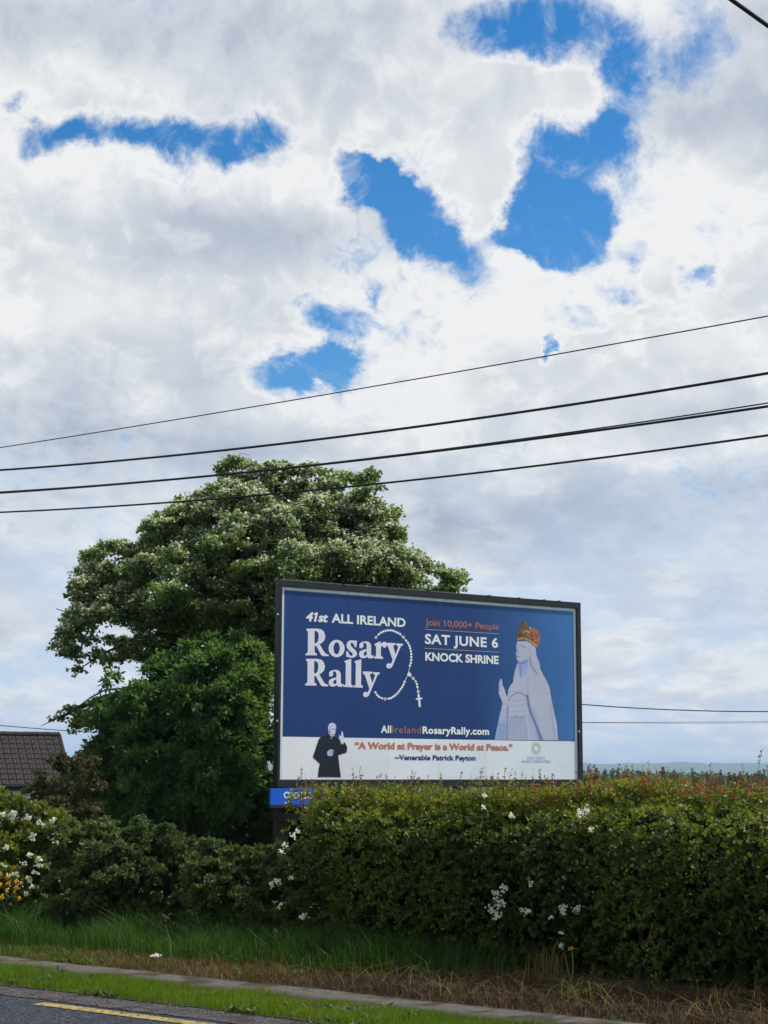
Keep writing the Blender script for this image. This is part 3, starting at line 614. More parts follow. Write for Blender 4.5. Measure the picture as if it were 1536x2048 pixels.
bar(322, 1035, 338, 1182); rng_(396, 1132, 46, 28); bar(462, 1035, 478, 1182); rng_(508, 1132, 46, 28); rng_(600, 1132, 46, 28); bar(632, 1086, 648, 1182); bar(664, 1035, 680, 1185)
o = mb.build('lettering', inkmat('panel_white', (200, 212, 235)), pan); o['label'] = 'raised white word "global"'


# ------------------------------------------------------------------ vegetation
G = lambda *c: tuple(c)
M_haw = leafmat('hawthorn_leaf', [(0, G(.055, .095, .026)), (.5, G(.115, .185, .05)), (1, G(.20, .27, .09))], .5)
M_blo = leafmat('cream_blossom', [(0, G(.32, .37, .23)), (.5, G(.56, .60, .43)), (1, G(.82, .82, .70))], .4, .8)
M_eld = leafmat('elder_leaf', [(0, G(.032, .072, .022)), (.5, G(.078, .155, .044)), (1, G(.15, .24, .07))], .48)
M_hed = leafmat('hedge_leaf', [(0, G(.015, .03, .008)), (.35, G(.07, .12, .021)), (.62, G(.17, .22, .033)), (.78, G(.24, .21, .04)), (.9, G(.30, .14, .05)), (1, G(.34, .11, .06))], .38, .5, .35)
M_bra = leafmat('bramble_leaf', [(0, G(.022, .04, .012)), (.5, G(.08, .125, .036)), (.8, G(.15, .19, .06)), (1, G(.2, .18, .08))], .33, .55, .3)
M_bro = leafmat('brown_leaf', [(0, G(.03, .028, .013)), (.45, G(.075, .068, .03)), (1, G(.09, .13, .04))], .3)
M_yfl = leafmat('orange_flower', [(0, G(.75, .35, .02)), (1, G(.85, .60, .05))], .25)
M_grs = leafmat('grass_blade', [(0, G(.035, .075, .008)), (.5, G(.085, .17, .014)), (.85, G(.14, .22, .02)), (1, G(.32, .26, .09))], .4)
M_lgr = leafmat('long_grass_blade', [(0, G(.015, .045, .009)), (.6, G(.045, .115, .017)), (.85, G(.085, .16, .025)), (1, G(.30, .26, .10))], .4)
M_dry = leafmat('dry_grass_blade', [(0, G(.03, .019, .008)), (.30, G(.08, .045, .018)), (.52, G(.20, .135, .045)), (.66, G(.12, .12, .025)), (1, G(.06, .115, .012))], .25)

def crown_clumps(poly, Y, thick, n, r0, r1, y_bias=0., margin=.12, bulge=0.):
    """clump centres inside an outline seen from the road, spread through the crown's depth"""
    W = np.array([at_y(x, y, Y)[[0, 2]] for x, y in poly]); out = []
    c = fill_poly(W, n, margin*.5); e = edgedist(c[:, 0], c[:, 1], W)
    r = np.clip(r0 + (r1-r0)*e/1.2, r0, r1)*rng.uniform(.75, 1.25, n); r = np.minimum(r, np.maximum(e*1.15, .14))
    T = thick*np.sqrt(np.clip(e/ (e.max()+1e-6), .02, 1))
    zn = (c[:, 1]-c[:, 1].min())/np.ptp(c[:, 1]); u = rng.uniform(-1, 1, n); u = np.where(rng.random(n) < bulge*.5, -abs(u), u)
    y = Y + y_bias + T*u*(1 + bulge*(1-zn)*(u < 0))
    return np.stack([c[:, 0], y, c[:, 1]], 1), r
def pad_leaves(Cn, r, per, flat=.62, up=.35, twigs=13, jit=.15):
    """every clump is a handful of leafy twigs fanning out from its centre"""
    cnt = np.maximum((per*(r/r.mean())**2).astype(int), 12); idx = np.repeat(np.arange(len(r)), cnt); n = len(idx)
    TW = unit(rng.normal(size=(len(r), twigs, 3)) + (0, 0, up)); TL = rng.uniform(.55, 1.35, (len(r), twigs))
    k = rng.integers(0, twigs, n); d = TW[idx, k]; t = rng.uniform(.12, 1.0, n)**.62; Ln = (TL[idx, k]*r[idx]*t)[:, None]
    P = Cn[idx] + d*Ln*np.array([1, 1, flat]) + rng.normal(size=(n, 3))*(jit*r[idx]*(1.15-.5*t))[:, None]*[1, 1, .7]
    P[:, 2] -= (Ln[:, 0]**2)*.12/np.maximum(r[idx], .1)
    return P, unit(d + rng.normal(0, .45, (n, 3)) + [0, 0, .15]), idx, t
def limbs(mb, base, r_base, tips, levels=2, wob=.12):
    """tapered limbs from the trunk to clump centres, joined along a few shared boughs"""
    tips = np.asarray(tips); k = 8; seeds = tips[rng.choice(len(tips), min(k, len(tips)), False)]
    for _ in range(4):
        a = np.argmin(((tips[:, None]-seeds[None])**2).sum(-1), 1)
        seeds = np.array([tips[a == i].mean(0) if (a == i).any() else seeds[i] for i in range(len(seeds))])
    base = np.asarray(base, float)
    def bough(p0, p1, ra, rb, n=7):
        t = np.linspace(0, 1, n)[:, None]; mid = (p0+p1)/2 + np.array([0, 0, .25*np.linalg.norm(p1-p0)]) + rng.normal(0, wob, 3)
        P = (1-t)**2*p0 + 2*t*(1-t)*mid + t*t*p1 + rng.normal(0, wob*.25, (n, 3))*np.sin(t*np.pi); mb.tube(P, list(np.linspace(ra, rb, n)), 6); return P
    for i, s in enumerate(seeds):
        P = bough(base, s, r_base*.6, r_base*.22)
        mine = tips[a == i]
        for tpt in mine[:26]:
            j = rng.integers(2, 6); bough(P[j], tpt, r_base*.16, .012, 5)

# hawthorn tree in blossom --------------------------------------------------
HX = 31.2
tree_out = [(448,925),(470,914),(505,920),(520,935),(560,926),(600,930),(628,924),(662,940),(700,955),(748,945),(756,966),(730,985),(760,1010),(792,1022),(790,1045),(806,1062),(800,1085),(830,1112),(862,1128),(900,1146),(936,1152),(926,1168),(890,1180),(860,1260),(700,1330),(560,1345),
            (430,1345),(330,1355),(290,1330),(262,1318),(215,1330),(190,1352),(165,1352),(140,1318),(124,1300),(140,1262),(124,1248),(148,1226),(142,1190),(152,1150),(172,1118),(210,1096),(240,1094),(262,1112),(286,1090),(282,1055),(300,1040),(338,1030),(345,1008),(385,1002),(400,985),(440,975)]
TB = at_y(522, 1560, HX); TB[2] = terrain_z(TB[0], TB[1]) - .2
tree = thing('hawthorn_tree', 'tall spreading tree covered in cream blossom behind the billboard', 'tree', tuple(TB))
Cn, r = crown_clumps(tree_out, HX, 2.1, 210, .26, .52, bulge=.9)
c2, r2 = crown_clumps([(100,1452),(118,1430),(150,1412),(200,1400),(250,1385),(260,1440),(215,1470),(150,1470),(122,1462)], HX-.3, .5, 16, .14, .26)
c3, r3 = crown_clumps(tree_out, HX, 2.1, 260, .15, .26, margin=.0, bulge=.9)
# thin the inside of the left lobe so that sky shows through in a few places
pc_ = np.array([q_ for q_ in tree_out if q_[1] < 1345], float); pc_ = np.concatenate([pc_, (pc_[:-1]+pc_[1:])/2]); ctr = np.array([490., 1180.])
pc_ = pc_ + (ctr-pc_)/np.linalg.norm(ctr-pc_, axis=1, keepdims=True)*rng.uniform(8, 20, (len(pc_), 1))
c4 = np.array([at_y(x_, y_, HX-.3+rng.uniform(-1, .6)) for x_, y_ in pc_]); r4 = rng.uniform(.15, .27, len(c4))
Cn, r = np.concatenate([Cn, c2, c4, c3]), np.concatenate([r, r2, r4, r3])
holes = [((350, 1385), .30), ((300, 1365), .22), ((268, 1105), .16), ((372, 1010), .12), ((235, 1345), .25), ((690, 990), .12), ((545, 1150), .10), ((330, 1180), .08), ((740, 1075), .12)]
P, d, idx, rad = pad_leaves(Cn, r, 330, .55, .55, 15)
keep = np.ones(len(P), bool)
tl = P - TB
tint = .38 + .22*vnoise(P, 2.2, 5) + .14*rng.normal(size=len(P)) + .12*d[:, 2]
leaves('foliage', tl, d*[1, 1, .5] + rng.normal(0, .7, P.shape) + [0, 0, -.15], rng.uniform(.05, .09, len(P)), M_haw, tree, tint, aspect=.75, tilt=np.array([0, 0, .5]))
# blossom sits in flat sprays on the upper side of the clumps
bm_ = (d[:, 2] > -.35) & (rad > .45) & (rng.random(len(P)) < np.clip(.55 + .40*vnoise(P, 1.3, 9), .05, .95)*np.clip((P[:, 2]-2.2)/1.8, .08, 1)*np.clip(.6+.6*d[:, 2]-.25*d[:, 1], .15, 1))
B = np.repeat(tl[bm_], 2, 0); B = B + rng.normal(0, .028, B.shape) + [0, 0, .02]
leaves('blossom', B, rng.normal(size=B.shape)*[1, 1, .4], rng.uniform(.035, .065, len(B)), M_blo, tree, .45 + .25*rng.normal(size=len(B)), aspect=1., tilt=np.array([0, 0, 1.2]))
mb = MB(); top = at_y(530, 1250, HX) - TB
mb.tube([(0, 0, 0), (.05, .05, 1.2), (-.05, 0, 2.2), top], [.30, .24, .2, .15], 10); mb.build('trunk', M_bark, tree, smooth_=True)
mb = MB(); big = np.argsort(-r)[:170]; limbs(mb, top - (0, 0, .5), .22, Cn[big]-TB); limbs(mb, top - (0, 0, 1.2), .2, Cn[-260:][::4]-TB)
limbs(mb, top - (0, 0, 1.6), .14, (c2)-TB)
o = mb.build('branches', M_bark, tree); o['kind'] = 'stuff'
# a few bare twigs past the outline
mb = MB()
for a, b, c_ in (((490, 925), (478, 908), (498, 912)), ((375, 1000), (368, 988), (380, 986)), ((150, 1232), (118, 1224), (112, 1220)), ((800, 1030), (786, 1014), (802, 1010)), ((120, 1440), (95, 1452), (84, 1458)), ((135, 1300), (122, 1306), (118, 1312)), ((640, 940), (626, 926), (612, 921))):
    mb.tube([at_y(*a, HX)-TB, at_y(*b, HX)-TB, at_y(*c_, HX)-TB], [.012, .008, .004], 4)
o = mb.build('twigs', M_bark, tree); o['kind'] = 'stuff'

# elder-like bush below it ---------------------------------------------------
EY = 27.9
eld_out = [(178,1440),(196,1405),(225,1352),(262,1362),(300,1328),(330,1296),(372,1300),(420,1268),(445,1285),(490,1272),(515,1290),(545,1320),(562,1400),(575,1480),(575,1570),(690,1596),(690,1720),(130,1720),(118,1640),(140,1560),(150,1500),(205,1470)]  # lower right lobe added to darken the open gap under the board
EB = at_y(370, 1560, EY); EB[2] = terrain_z(EB[0], EB[1]) - .1
eb = thing('elder_bush', 'big dark green leafy bush left of the billboard, under the blossom tree', 'bush', tuple(EB))
Cn2, rr2 = crown_clumps(eld_out, EY, 1.2, 300, .16, .36)
P, d, idx, rad = pad_leaves(Cn2, rr2, 122, .7, .4, 11, .17)
# pinnate sprays: each point carries a short drooping row of leaflets
nsp = len(P); sd = unit(d + rng.normal(0, .35, d.shape) + [0, -.25, .12]); PP, DD, TT, SZ = [], [], [], []
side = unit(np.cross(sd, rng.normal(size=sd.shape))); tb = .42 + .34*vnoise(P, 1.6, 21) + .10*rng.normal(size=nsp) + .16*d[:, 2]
for k, (a, sg) in enumerate(((.0, 1), (.0, -1), (.055, 1), (.055, -1), (.10, 0))):
    PP.append(P + sd*a - np.array([0, 0, 1])*a*a*3); DD.append(sd*(.55 if sg else 1) + side*sg + [0, 0, -.25]); TT.append(tb+.05*rng.normal(size=nsp)); SZ.append(rng.uniform(.07, .135, nsp))
PP, DD, TT, SZ = map(np.concatenate, (PP, DD, TT, SZ))
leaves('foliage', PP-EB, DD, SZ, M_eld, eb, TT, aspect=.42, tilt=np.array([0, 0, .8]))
mb = MB(); limbs(mb, (0, 0, .1), .12, Cn2[::3]-EB); o = mb.build('stems', M_twig, eb); o['kind'] = 'stuff'

# small bushes ---------------------------------------------------------------
def bush(name, label, cat, poly, Y, thick, n, r0, r1, per, m, size, tint0, asp=.7, hexa=True, blossom=None, group=None, stem=True, tint_up=.15, nz=.2, base_px=None):
    cx_ = sum(p[0] for p in poly)/len(poly); by = max(p[1] for p in poly); B0 = at_y(cx_, by, Y); B0[2] = max(terrain_z(B0[0], B0[1]), -9)
    t_ = thing(name, label, cat, tuple(B0), group=group); c_, r_ = crown_clumps(poly, Y, thick, n, r0, r1, margin=.02)
    P, d, idx, rad = pad_leaves(c_, r_, int(per*.62), .85, .3, 9, .2)
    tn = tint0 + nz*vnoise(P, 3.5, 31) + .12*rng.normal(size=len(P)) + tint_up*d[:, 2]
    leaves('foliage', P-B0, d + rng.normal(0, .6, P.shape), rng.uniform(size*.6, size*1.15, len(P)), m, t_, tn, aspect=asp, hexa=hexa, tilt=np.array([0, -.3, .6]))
    if blossom:
        for (px, py, nn, rad_) in blossom:
            c0 = at_y(px, py, Y-thick-.12); q = rng.normal(0, rad_*.42, (nn, 3))*[1, .4, .6]
            o = leaves('blossom_cluster', c0+q-B0, rng.normal(size=(nn, 3))*[1, .5, 1], rng.uniform(.020, .034, nn), M_blo, t_, .75+.2*rng.normal(size=nn), aspect=1., tilt=np.array([0, -.8, .6])); del o['kind']
    if stem:
        mb = MB(); limbs(mb, (0, 0, .0), .03, c_[::3]-B0, wob=.04); o = mb.build('stems', M_twig, t_); o['kind'] = 'stuff'
    return t_, B0
bush('brown_shrub', 'small brownish half bare shrub in front of the tiled roof', 'shrub', [(40,1620),(62,1575),(85,1545),(112,1528),(132,1508),(165,1495),(200,1520),(215,1620),(200,1680),(50,1680)], 23.5, .5, 90, .10, .2, 150, M_bro, .06, .45)
LB = [(px+rng.normal(0, 5), py+rng.normal(0, 5), int(rng.integers(10, 26)), rng.uniform(.018, .035)) for px, py in ((25,1632),(60,1642),(72,1648),(96,1655),(115,1662),(160,1660),(62,1690),(72,1672),(110,1682),(125,1690),(60,1718),(58,1728),(85,1722),(75,1752),(78,1740),(28,1762),(45,1758),(12,1738),(65,1775),(70,1782),(58,1790),(98,1768),(42,1776),(120,1700),(135,1688),(20,1700),(90,1800),(30,1800),(8,1640))]
bush('flowering_bush', 'green hawthorn bush dotted with white flower heads, leftmost on the verge', 'bush', [(-220,1600),(-120,1585),(-40,1590),(8,1588),(40,1602),(70,1615),(110,1622),(150,1645),(172,1680),(150,1740),(120,1800),(110,1850),(-220,1870)], 17.2, .55, 210, .09, .20, 330, M_hed, .045, .36, blossom=LB, tint_up=.10, nz=.14)
bush('bramble_bush', 'dense dull green bramble mound between the white flowered bush and tall grass', 'bush', [(110,1665),(150,1640),(200,1655),(250,1648),(300,1650),(360,1668),(400,1690),(420,1760),(410,1850),(100,1870),(110,1760)], 16.3, .5, 210, .08, .19, 420, M_bra, .042, .42, nz=.22)
bush('bramble_bush', 'lower bramble mound with paler leaves right beside the clipped hedge end', 'bush', [(380,1700),(430,1688),(480,1700),(540,1705),(600,1690),(640,1720),(640,1860),(380,1860)], 15.4, .45, 170, .08, .18, 420, M_bra, .042, .50, nz=.22)
yf = [(8,1752),(22,1758),(6,1776),(20,1786),(38,1782),(44,1802),(10,1800),(24,1770),(36,1768)]
yt, yb = bush('flowering_plant', 'low plant with orange yellow flowers at the far left verge', 'plant', [(-60,1745),(-10,1740),(30,1752),(46,1790),(40,1850),(-60,1850)], 16.0, .12, 26, .06, .11, 110, M_bra, .045, .35, stem=True)
for px, py in yf:
    c0 = at_y(px, py, 15.8); q = rng.normal(0, .010, (16, 3)); o = leaves('flower_head', c0+q-yb, rng.normal(size=(16, 3)), rng.uniform(.016, .026, 16), M_yfl, yt, rng.random(16), aspect=.9); del o['kind']

# clipped hedge --------------------------------------------------------------
hl = at_p(600, 1700, 11.3); sL = float(hl @ ER)
HP0, HP1, S0, S1 = 11.30, 12.55, sL-.10, sL+13.5
hed = thing('clipped_hedge', 'long clipped green hedge with reddish new shoots in front of the billboard', 'hedge', tuple(ER*(S0+4)+NR*HP0))
HB = np.array(hed.location)
def hpt(s, p, z): return ER[None]*np.asarray(s)[:, None] + NR[None]*np.asarray(p)[:, None] + np.array([0, 0, 1.])*np.asarray(z)[:, None]
def top_z(s): return 1.325 + .02*np.sin(s*1.9+1) + .02*np.sin(s*4.7) + .022*np.clip(s-S0, 0, 7)
def front(s, z):
    q_ = np.stack([s, z, s*0], 1)
    lean = .16 - .34*np.clip(1-z/.95, 0, 1)**1.3
    return HP0 - lean + .20 - .10*vnoise(q_, 2.6, 41) - .06*vnoise(q_, 6.5, 42) - .03*vnoise(q_, 15, 43) + .35*np.clip((S0+.5-s)/.5, 0, 1)**1.5 + .42*np.clip((z-top_z(s)+.30)/.30, 0, 1)**2
dens = 1
ns = 7600
s = rng.uniform(S0, S0+8.6, ns); z = rng.uniform(.03, 1.44, ns)**.97; tz = top_z(s)
z = np.minimum(z, tz-.01); s = np.maximum(s, S0+.22*(z/1.3)**2); p = front(s, z) + rng.exponential(.07, ns)
Pf = hpt(s, p, z); Df = -NR[None]*.9 + rng.normal(0, .45, (ns, 3)) + [0, 0, .35]
ns2 = 4200
s2 = rng.uniform(S0+.22, S0+8.6, ns2); p2 = rng.uniform(HP0+.25, HP1, ns2); z2 = top_z(s2) + .035*vnoise(np.stack([s2, p2, s2*0], 1), 5, 44) - rng.exponential(.05, ns2)
Pt = hpt(s2, p2, z2); Dt = rng.normal(0, .55, (ns2, 3)) + [0, 0, .9]
ns3 = 1500                                                       # the rounded left end
s3 = S0 + rng.exponential(.06, ns3) + .10*vnoise(rng.uniform(0, 3, (ns3, 3)), 3, 45); p3 = rng.uniform(HP0+.2, HP1, ns3); z3 = rng.uniform(0, 1.4, ns3); z3 = np.minimum(z3, 1.27); s3 = s3 + .22*(z3/1.3)**2
Pe = hpt(s3, p3, z3); De = -ER[None] + rng.normal(0, .5, (ns3, 3)) + [0, 0, .3]
def sprigs(Pb, Db, n_leaf, length, size, tint, curve=.3):
    Db = unit(Db); n = len(Pb); PP, DD, TT, SZ = [], [], [], []
    side = unit(np.cross(Db, rng.normal(size=(n, 3)))); Ln = rng.uniform(.5, 1.2, n)*length
    for k in range(n_leaf):
        a = (k+.6)/n_leaf; sg = 1 if k % 2 else -1; ang = rng.normal(0, .5, (n, 1))
        sd_ = side*np.cos(ang+k*.9) + np.cross(Db, side)*np.sin(ang+k*.9)
        PP.append(Pb + Db*(Ln*a)[:, None] - np.array([0, 0, 1])*(Ln*a*a*curve)[:, None]); DD.append(Db*.55 + sd_*sg)
        TT.append(tint + .06*rng.normal(size=n)); SZ.append(rng.uniform(size*.6, size*1.1, n)*(1-.25*a))
    return map(np.concatenate, (PP, DD, TT, SZ))
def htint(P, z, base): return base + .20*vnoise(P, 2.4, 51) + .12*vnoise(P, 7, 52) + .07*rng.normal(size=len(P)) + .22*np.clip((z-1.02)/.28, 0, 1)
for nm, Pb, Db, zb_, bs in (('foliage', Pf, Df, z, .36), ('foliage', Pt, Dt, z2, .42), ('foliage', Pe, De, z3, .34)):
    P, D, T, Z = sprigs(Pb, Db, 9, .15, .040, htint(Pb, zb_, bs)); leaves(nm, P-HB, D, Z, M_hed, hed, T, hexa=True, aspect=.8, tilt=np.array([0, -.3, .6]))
nx_ = 170; sx_ = np.array([float(at_p(x_, 1600, 11.75) @ ER) for x_ in rng.uniform(598, 690, nx_)]); zx = rng.uniform(1.05, 1.40, nx_)
P, D, T, Z = sprigs(hpt(sx_, rng.uniform(11.6, 12.0, nx_), zx), rng.normal(0, .5, (nx_, 3))+[0, 0, .8], 9, .16, .040, .58+.12*rng.normal(size=nx_)); leaves('foliage', P-HB, D, Z, M_hed, hed, T, hexa=True, aspect=.8)
# inner leaves block daylight; their dark tint paints in the shade of the gaps
ni = 15000; si, pi_, zi = rng.uniform(S0+.15, S1, ni), rng.uniform(HP0+.32, HP1-.12, ni), rng.uniform(0, 1.16, ni)
leaves('inner_foliage', hpt(si, pi_, zi)-HB, rng.normal(size=(ni, 3)), rng.uniform(.13, .22, ni), M_hed, hed, .03+.05*rng.normal(size=ni), aspect=.8)
nb_ = 5000; sb_ = rng.uniform(S0+8.4, S1, nb_); zb2 = rng.uniform(0, 1.3, nb_)
P, D, T, Z = sprigs(hpt(sb_, front(sb_, zb2)+.02, zb2), -NR[None]*.8+rng.normal(0, .5, (nb_, 3)), 5, .16, .075, htint(hpt(sb_, sb_*0, zb2), zb2, .36)); leaves('foliage', P-HB, D, Z, M_hed, hed, T, hexa=True)
mb = MB()
for k in range(46):
    s_ = S0+.2+k*.2+rng.uniform(-.06, .06); p_ = HP0+rng.uniform(.3, .8); a = np.array([s_, p_, 0]);
    P_ = hpt([s_, s_+rng.normal(0, .05), s_+rng.normal(0, .12)], [p_, p_+rng.normal(0, .05), p_+rng.normal(0, .15)], [-.05, .6, 1.3])-HB; mb.tube(list(P_), [.022, .016, .006], 5)
o = mb.build('stems', M_twig, hed); o['kind'] = 'stuff'
# upright shoots along the top: thin stalk with small young leaves
nsh = 1900; ss_ = rng.uniform(S0+.36, S0+8.4, nsh); ps_ = rng.uniform(HP0+.22, HP1-.1, nsh); hh = np.clip(rng.lognormal(-2.5, .5, nsh), .03, .24)
red = np.clip(.68 + .30*vnoise(np.stack([ss_, ps_, ss_*0], 1), 1.5, 61) + .14*rng.normal(size=nsh) + .10*np.clip((ss_-S0-1.5)/3, 0, 1), .45, 1)
extra_s = [(float(at_p(x_, 1600, 11.7) @ ER), h_) for x_, h_ in ((596, .20), (604, .26), (612, .30), (618, .22), (626, .16), (632, .2), (640, .14), (609, .15), (650, .12))] + [(float(at_p(x_, 1560, 11.7) @ ER), h_) for x_, h_ in ((1503, .36), (1497, .24), (1425, .26), (1297, .2), (1040, .22), (1013, .24), (885, .17), (775, .17), (715, .17), (1330, .18), (1160, .2), (1447, .2), (1092, .16))]
ss_ = np.concatenate([ss_, [e[0] for e in extra_s]]); ps_ = np.concatenate([ps_, np.full(len(extra_s), 11.7)]); hh = np.concatenate([hh, [e[1] for e in extra_s]]); red = np.concatenate([red, np.full(len(extra_s), .8)]); nsh = len(ss_)
base = hpt(ss_, ps_, top_z(ss_)-.04); dirs = unit(np.concatenate([rng.normal(0, .16, (nsh, 2)), np.ones((nsh, 1))], 1))
mb = MB()
for k in range(nsh):
    tip = base[k]+dirs[k]*(hh[k]+.05); mid = (base[k]+tip)/2 + rng.normal(0, .006, 3); mb.tube([base[k]-HB, mid-HB, tip-HB], [.0026, .002, .001], 3)
o = mb.build('shoot_stalks', mat('red_stalk', (.12, .05, .03), .7), hed); o['kind'] = 'stuff'
PP, DD, TT, SZ = [], [], [], []
for k in range(nsh):
    nl = int(4 + hh[k]*70)
    a = rng.uniform(.1, 1.02, nl)[:, None]; d_ = unit(rng.normal(size=(nl, 3))*[1, 1, .3] + [0, 0, .55])
    PP.append(base[k] + dirs[k]*(hh[k]+.05)*a); DD.append(d_); TT.append(red[k] + .1*(a[:, 0]-.6) + .07*rng.normal(size=nl)); SZ.append(rng.uniform(.016, .036, nl)*(1.15-.5*a[:, 0]))
PP, DD, TT, SZ = map(np.concatenate, (PP, DD, TT, SZ)); leaves('young_leaves', PP-HB, DD, SZ, M_hed, hed, TT, hexa=True, aspect=.6)
# bramble and ivy working through the face, and a few bare twigs
nbr = 620; sb = rng.uniform(S0+.1, S0+8.4, nbr); zb3 = rng.uniform(.05, 1.2, nbr); kb = vnoise(np.stack([sb, zb3, sb*0], 1), 2.0, 55) > .12; sb, zb3 = sb[kb], zb3[kb]; nbr = len(sb)
P, D, T, Z = sprigs(hpt(sb, front(sb, zb3)-.01, zb3), -NR[None]*.7+rng.normal(0, .6, (nbr, 3))+[0, 0, .1], 7, .30, .062, .45+.15*rng.normal(size=nbr), curve=.7); leaves('bramble_sprays', P-HB, D, Z, M_bra, hed, T, hexa=True, aspect=.8, tilt=np.array([0, -.5, .7]))
mb = MB()
for k in range(120):
    s_, z_ = rng.uniform(S0+.1, S0+8.2), rng.uniform(.05, 1.25); b_ = hpt([s_], [float(front(np.array([s_]), np.array([z_]))[0])+.05], [z_])[0]; d_ = unit(-NR*.6 + rng.normal(0, .6, 3) + [0, 0, .3]); mb.tube([b_-HB, b_+d_*.10-HB, b_+d_*.2+rng.normal(0, .02, 3)-HB], [.003, .0025, .0015], 3)
o = mb.build('bare_twigs', mat('pale_twig', (.14, .11, .08), .9), hed); o['kind'] = 'stuff'
# white flower heads in the hedge
for px, py, nn, rd in ((1012,1776,30,.028),(998,1786,26,.024),(1005,1803,34,.028),(992,1818,34,.030),(1000,1830,24,.022),(1062,1822,20,.018),(1050,1818,12,.014),(1130,1814,22,.02),(1133,1824,18,.016),(1158,1816,20,.018),(1107,1833,12,.014),(1187,1656,18,.018),(1165,1624,30,.026),(1178,1620,18,.02),(1028,1630,18,.017),(1131,1888,9,.01),(1128,1862,6,.008),(612,1834,34,.022),(548,1772,30,.022),(560,1764,22,.018),(575,1690,16,.018),(592,1672,14,.016),(600,1664,14,.014),(568,1703,16,.018),(972,1612,14,.013),(973,1590,14,.012),(586,1757,16,.016),(1066,1766,16,.015)):
    c0 = at_p(px, py, HP0-.13 if py > 1700 or px < 620 else HP0-.05); q_ = rng.normal(0, rd*.68, (nn, 3))*[1, .5, .8]
    o = leaves('blossom_cluster', c0+q_-HB, rng.normal(size=(nn, 3))*[1, .5, 1], rng.uniform(.015, .027, nn), M_blo, hed, .85+.15*rng.normal(size=nn), aspect=1., tilt=np.array([0, -.8, .6])); del o['kind']

# ------------------------------------------------------------------ grass
def grass(name, n, p_rng, s_rng, h, wdt, m, tintf, z0=.0, lean=.35, pfun=None, dens=None, seg=2, clump=0.):
    s = rng.uniform(*s_rng, n); p = rng.uniform(*p_rng, n) if pfun is None else pfun(s, rng.random(n))
    if dens is not None: k = rng.random(n) < dens(s, p); s, p = s[k], p[k]
    n = len(s); B = hpt(s, p, np.full(n, z0)); cn_ = vnoise(np.stack([s, p, s*0], 1), 9, 71)
    H = h*rng.uniform(.45, 1.15, n)*(1+clump*cn_); az = rng.uniform(0, 6.283, n); ln_ = rng.uniform(.05, 1, n)*lean
    D = np.stack([np.cos(az)*ln_, np.sin(az)*ln_, np.ones(n)], 1); Sd = np.stack([-np.sin(az), np.cos(az), az*0], 1); Wd = (wdt*rng.uniform(.6, 1.3, n))[:, None]
    az2 = rng.uniform(0, 6.283, n); Sd = np.stack([np.cos(az2), np.sin(az2), az*0], 1)
    Hc = H[:, None]; m1 = B + D*[.6, .6, 1]*Hc*.55; tp = B + D*[1.5, 1.5, 1]*Hc*np.array([1, 1, .92])
    V = np.stack([B-Sd*Wd, B+Sd*Wd, m1+Sd*Wd*.75, m1-Sd*Wd*.75, tp], 1).reshape(-1, 3)
    i = np.arange(n)[:, None, None]*5; F = (i + np.array([[0, 1, 2], [0, 2, 3], [3, 2, 4]])).reshape(-1, 3)
    return tag(npmesh(name, V, F, m, tint=np.repeat(np.clip(tintf(s, p, n), 0, 1), 5)), kind='stuff')
nz2 = lambda s, p, f, sd: vnoise(np.stack([s, p, s*0], 1), f, sd)
grass('verge_grass', 60000, (8.46, 9.21), (-14.5, -2), .058, .0022, M_grs, lambda s, p, n: .52 + .18*nz2(s, p, 3, 81) + .13*rng.normal(size=n) + .35*(rng.random(n) < .05), .014,
      dens=lambda s, p: np.clip(1.25*np.minimum(1, (p-8.43)/.12 + .25*nz2(s, p, 12, 82)), 0, 1), clump=.6)
grass('edge_weeds', 3000, (8.26, 8.52), (-14.5, -2), .025, .0022, M_grs, lambda s, p, n: .35 + .15*rng.normal(size=n), .009, dens=lambda s, p: (nz2(s, p, 6, 83) > .25)*1., lean=.9)
far_p = lambda s: 9.98 + .12*np.clip(s+12.5, 0, 9)
grass('dry_verge_grass', 60000, (9.66, 11.7), (-14.5, -3), .065, .0022, M_dry, lambda s, p, n: .42 + .3*nz2(s, p, 1.6, 84) + .16*rng.normal(size=n) + .34*np.clip((-9.2-s)/2.6, -.8, .9), .016, lean=1.1,
      dens=lambda s, p: np.clip((far_p(s)+.5-p)/.4, 0, 1), clump=.5)
grass('long_grass', 30000, (10.0, 11.8), (-15.5, -6.5), .30, .0032, M_lgr, lambda s, p, n: .45 + .25*nz2(s, p, 1.7, 85) + .16*rng.normal(size=n) + .4*(rng.random(n) < .02), .0, lean=.75,
      dens=lambda s, p: np.clip((p-far_p(s)+.15*nz2(s, p, 2.5, 86))/.25, 0, 1)*np.clip((-7.0-s)/1.6, .0, 1), clump=.5)
grass('straw_litter', 1500, (9.75, 11.6), (-11, -3), .16, .0028, M_dry, lambda s, p, n: .5+.12*rng.normal(size=n), .02, lean=4.5, dens=lambda s, p: np.clip((s+10)/2.5, 0, 1))
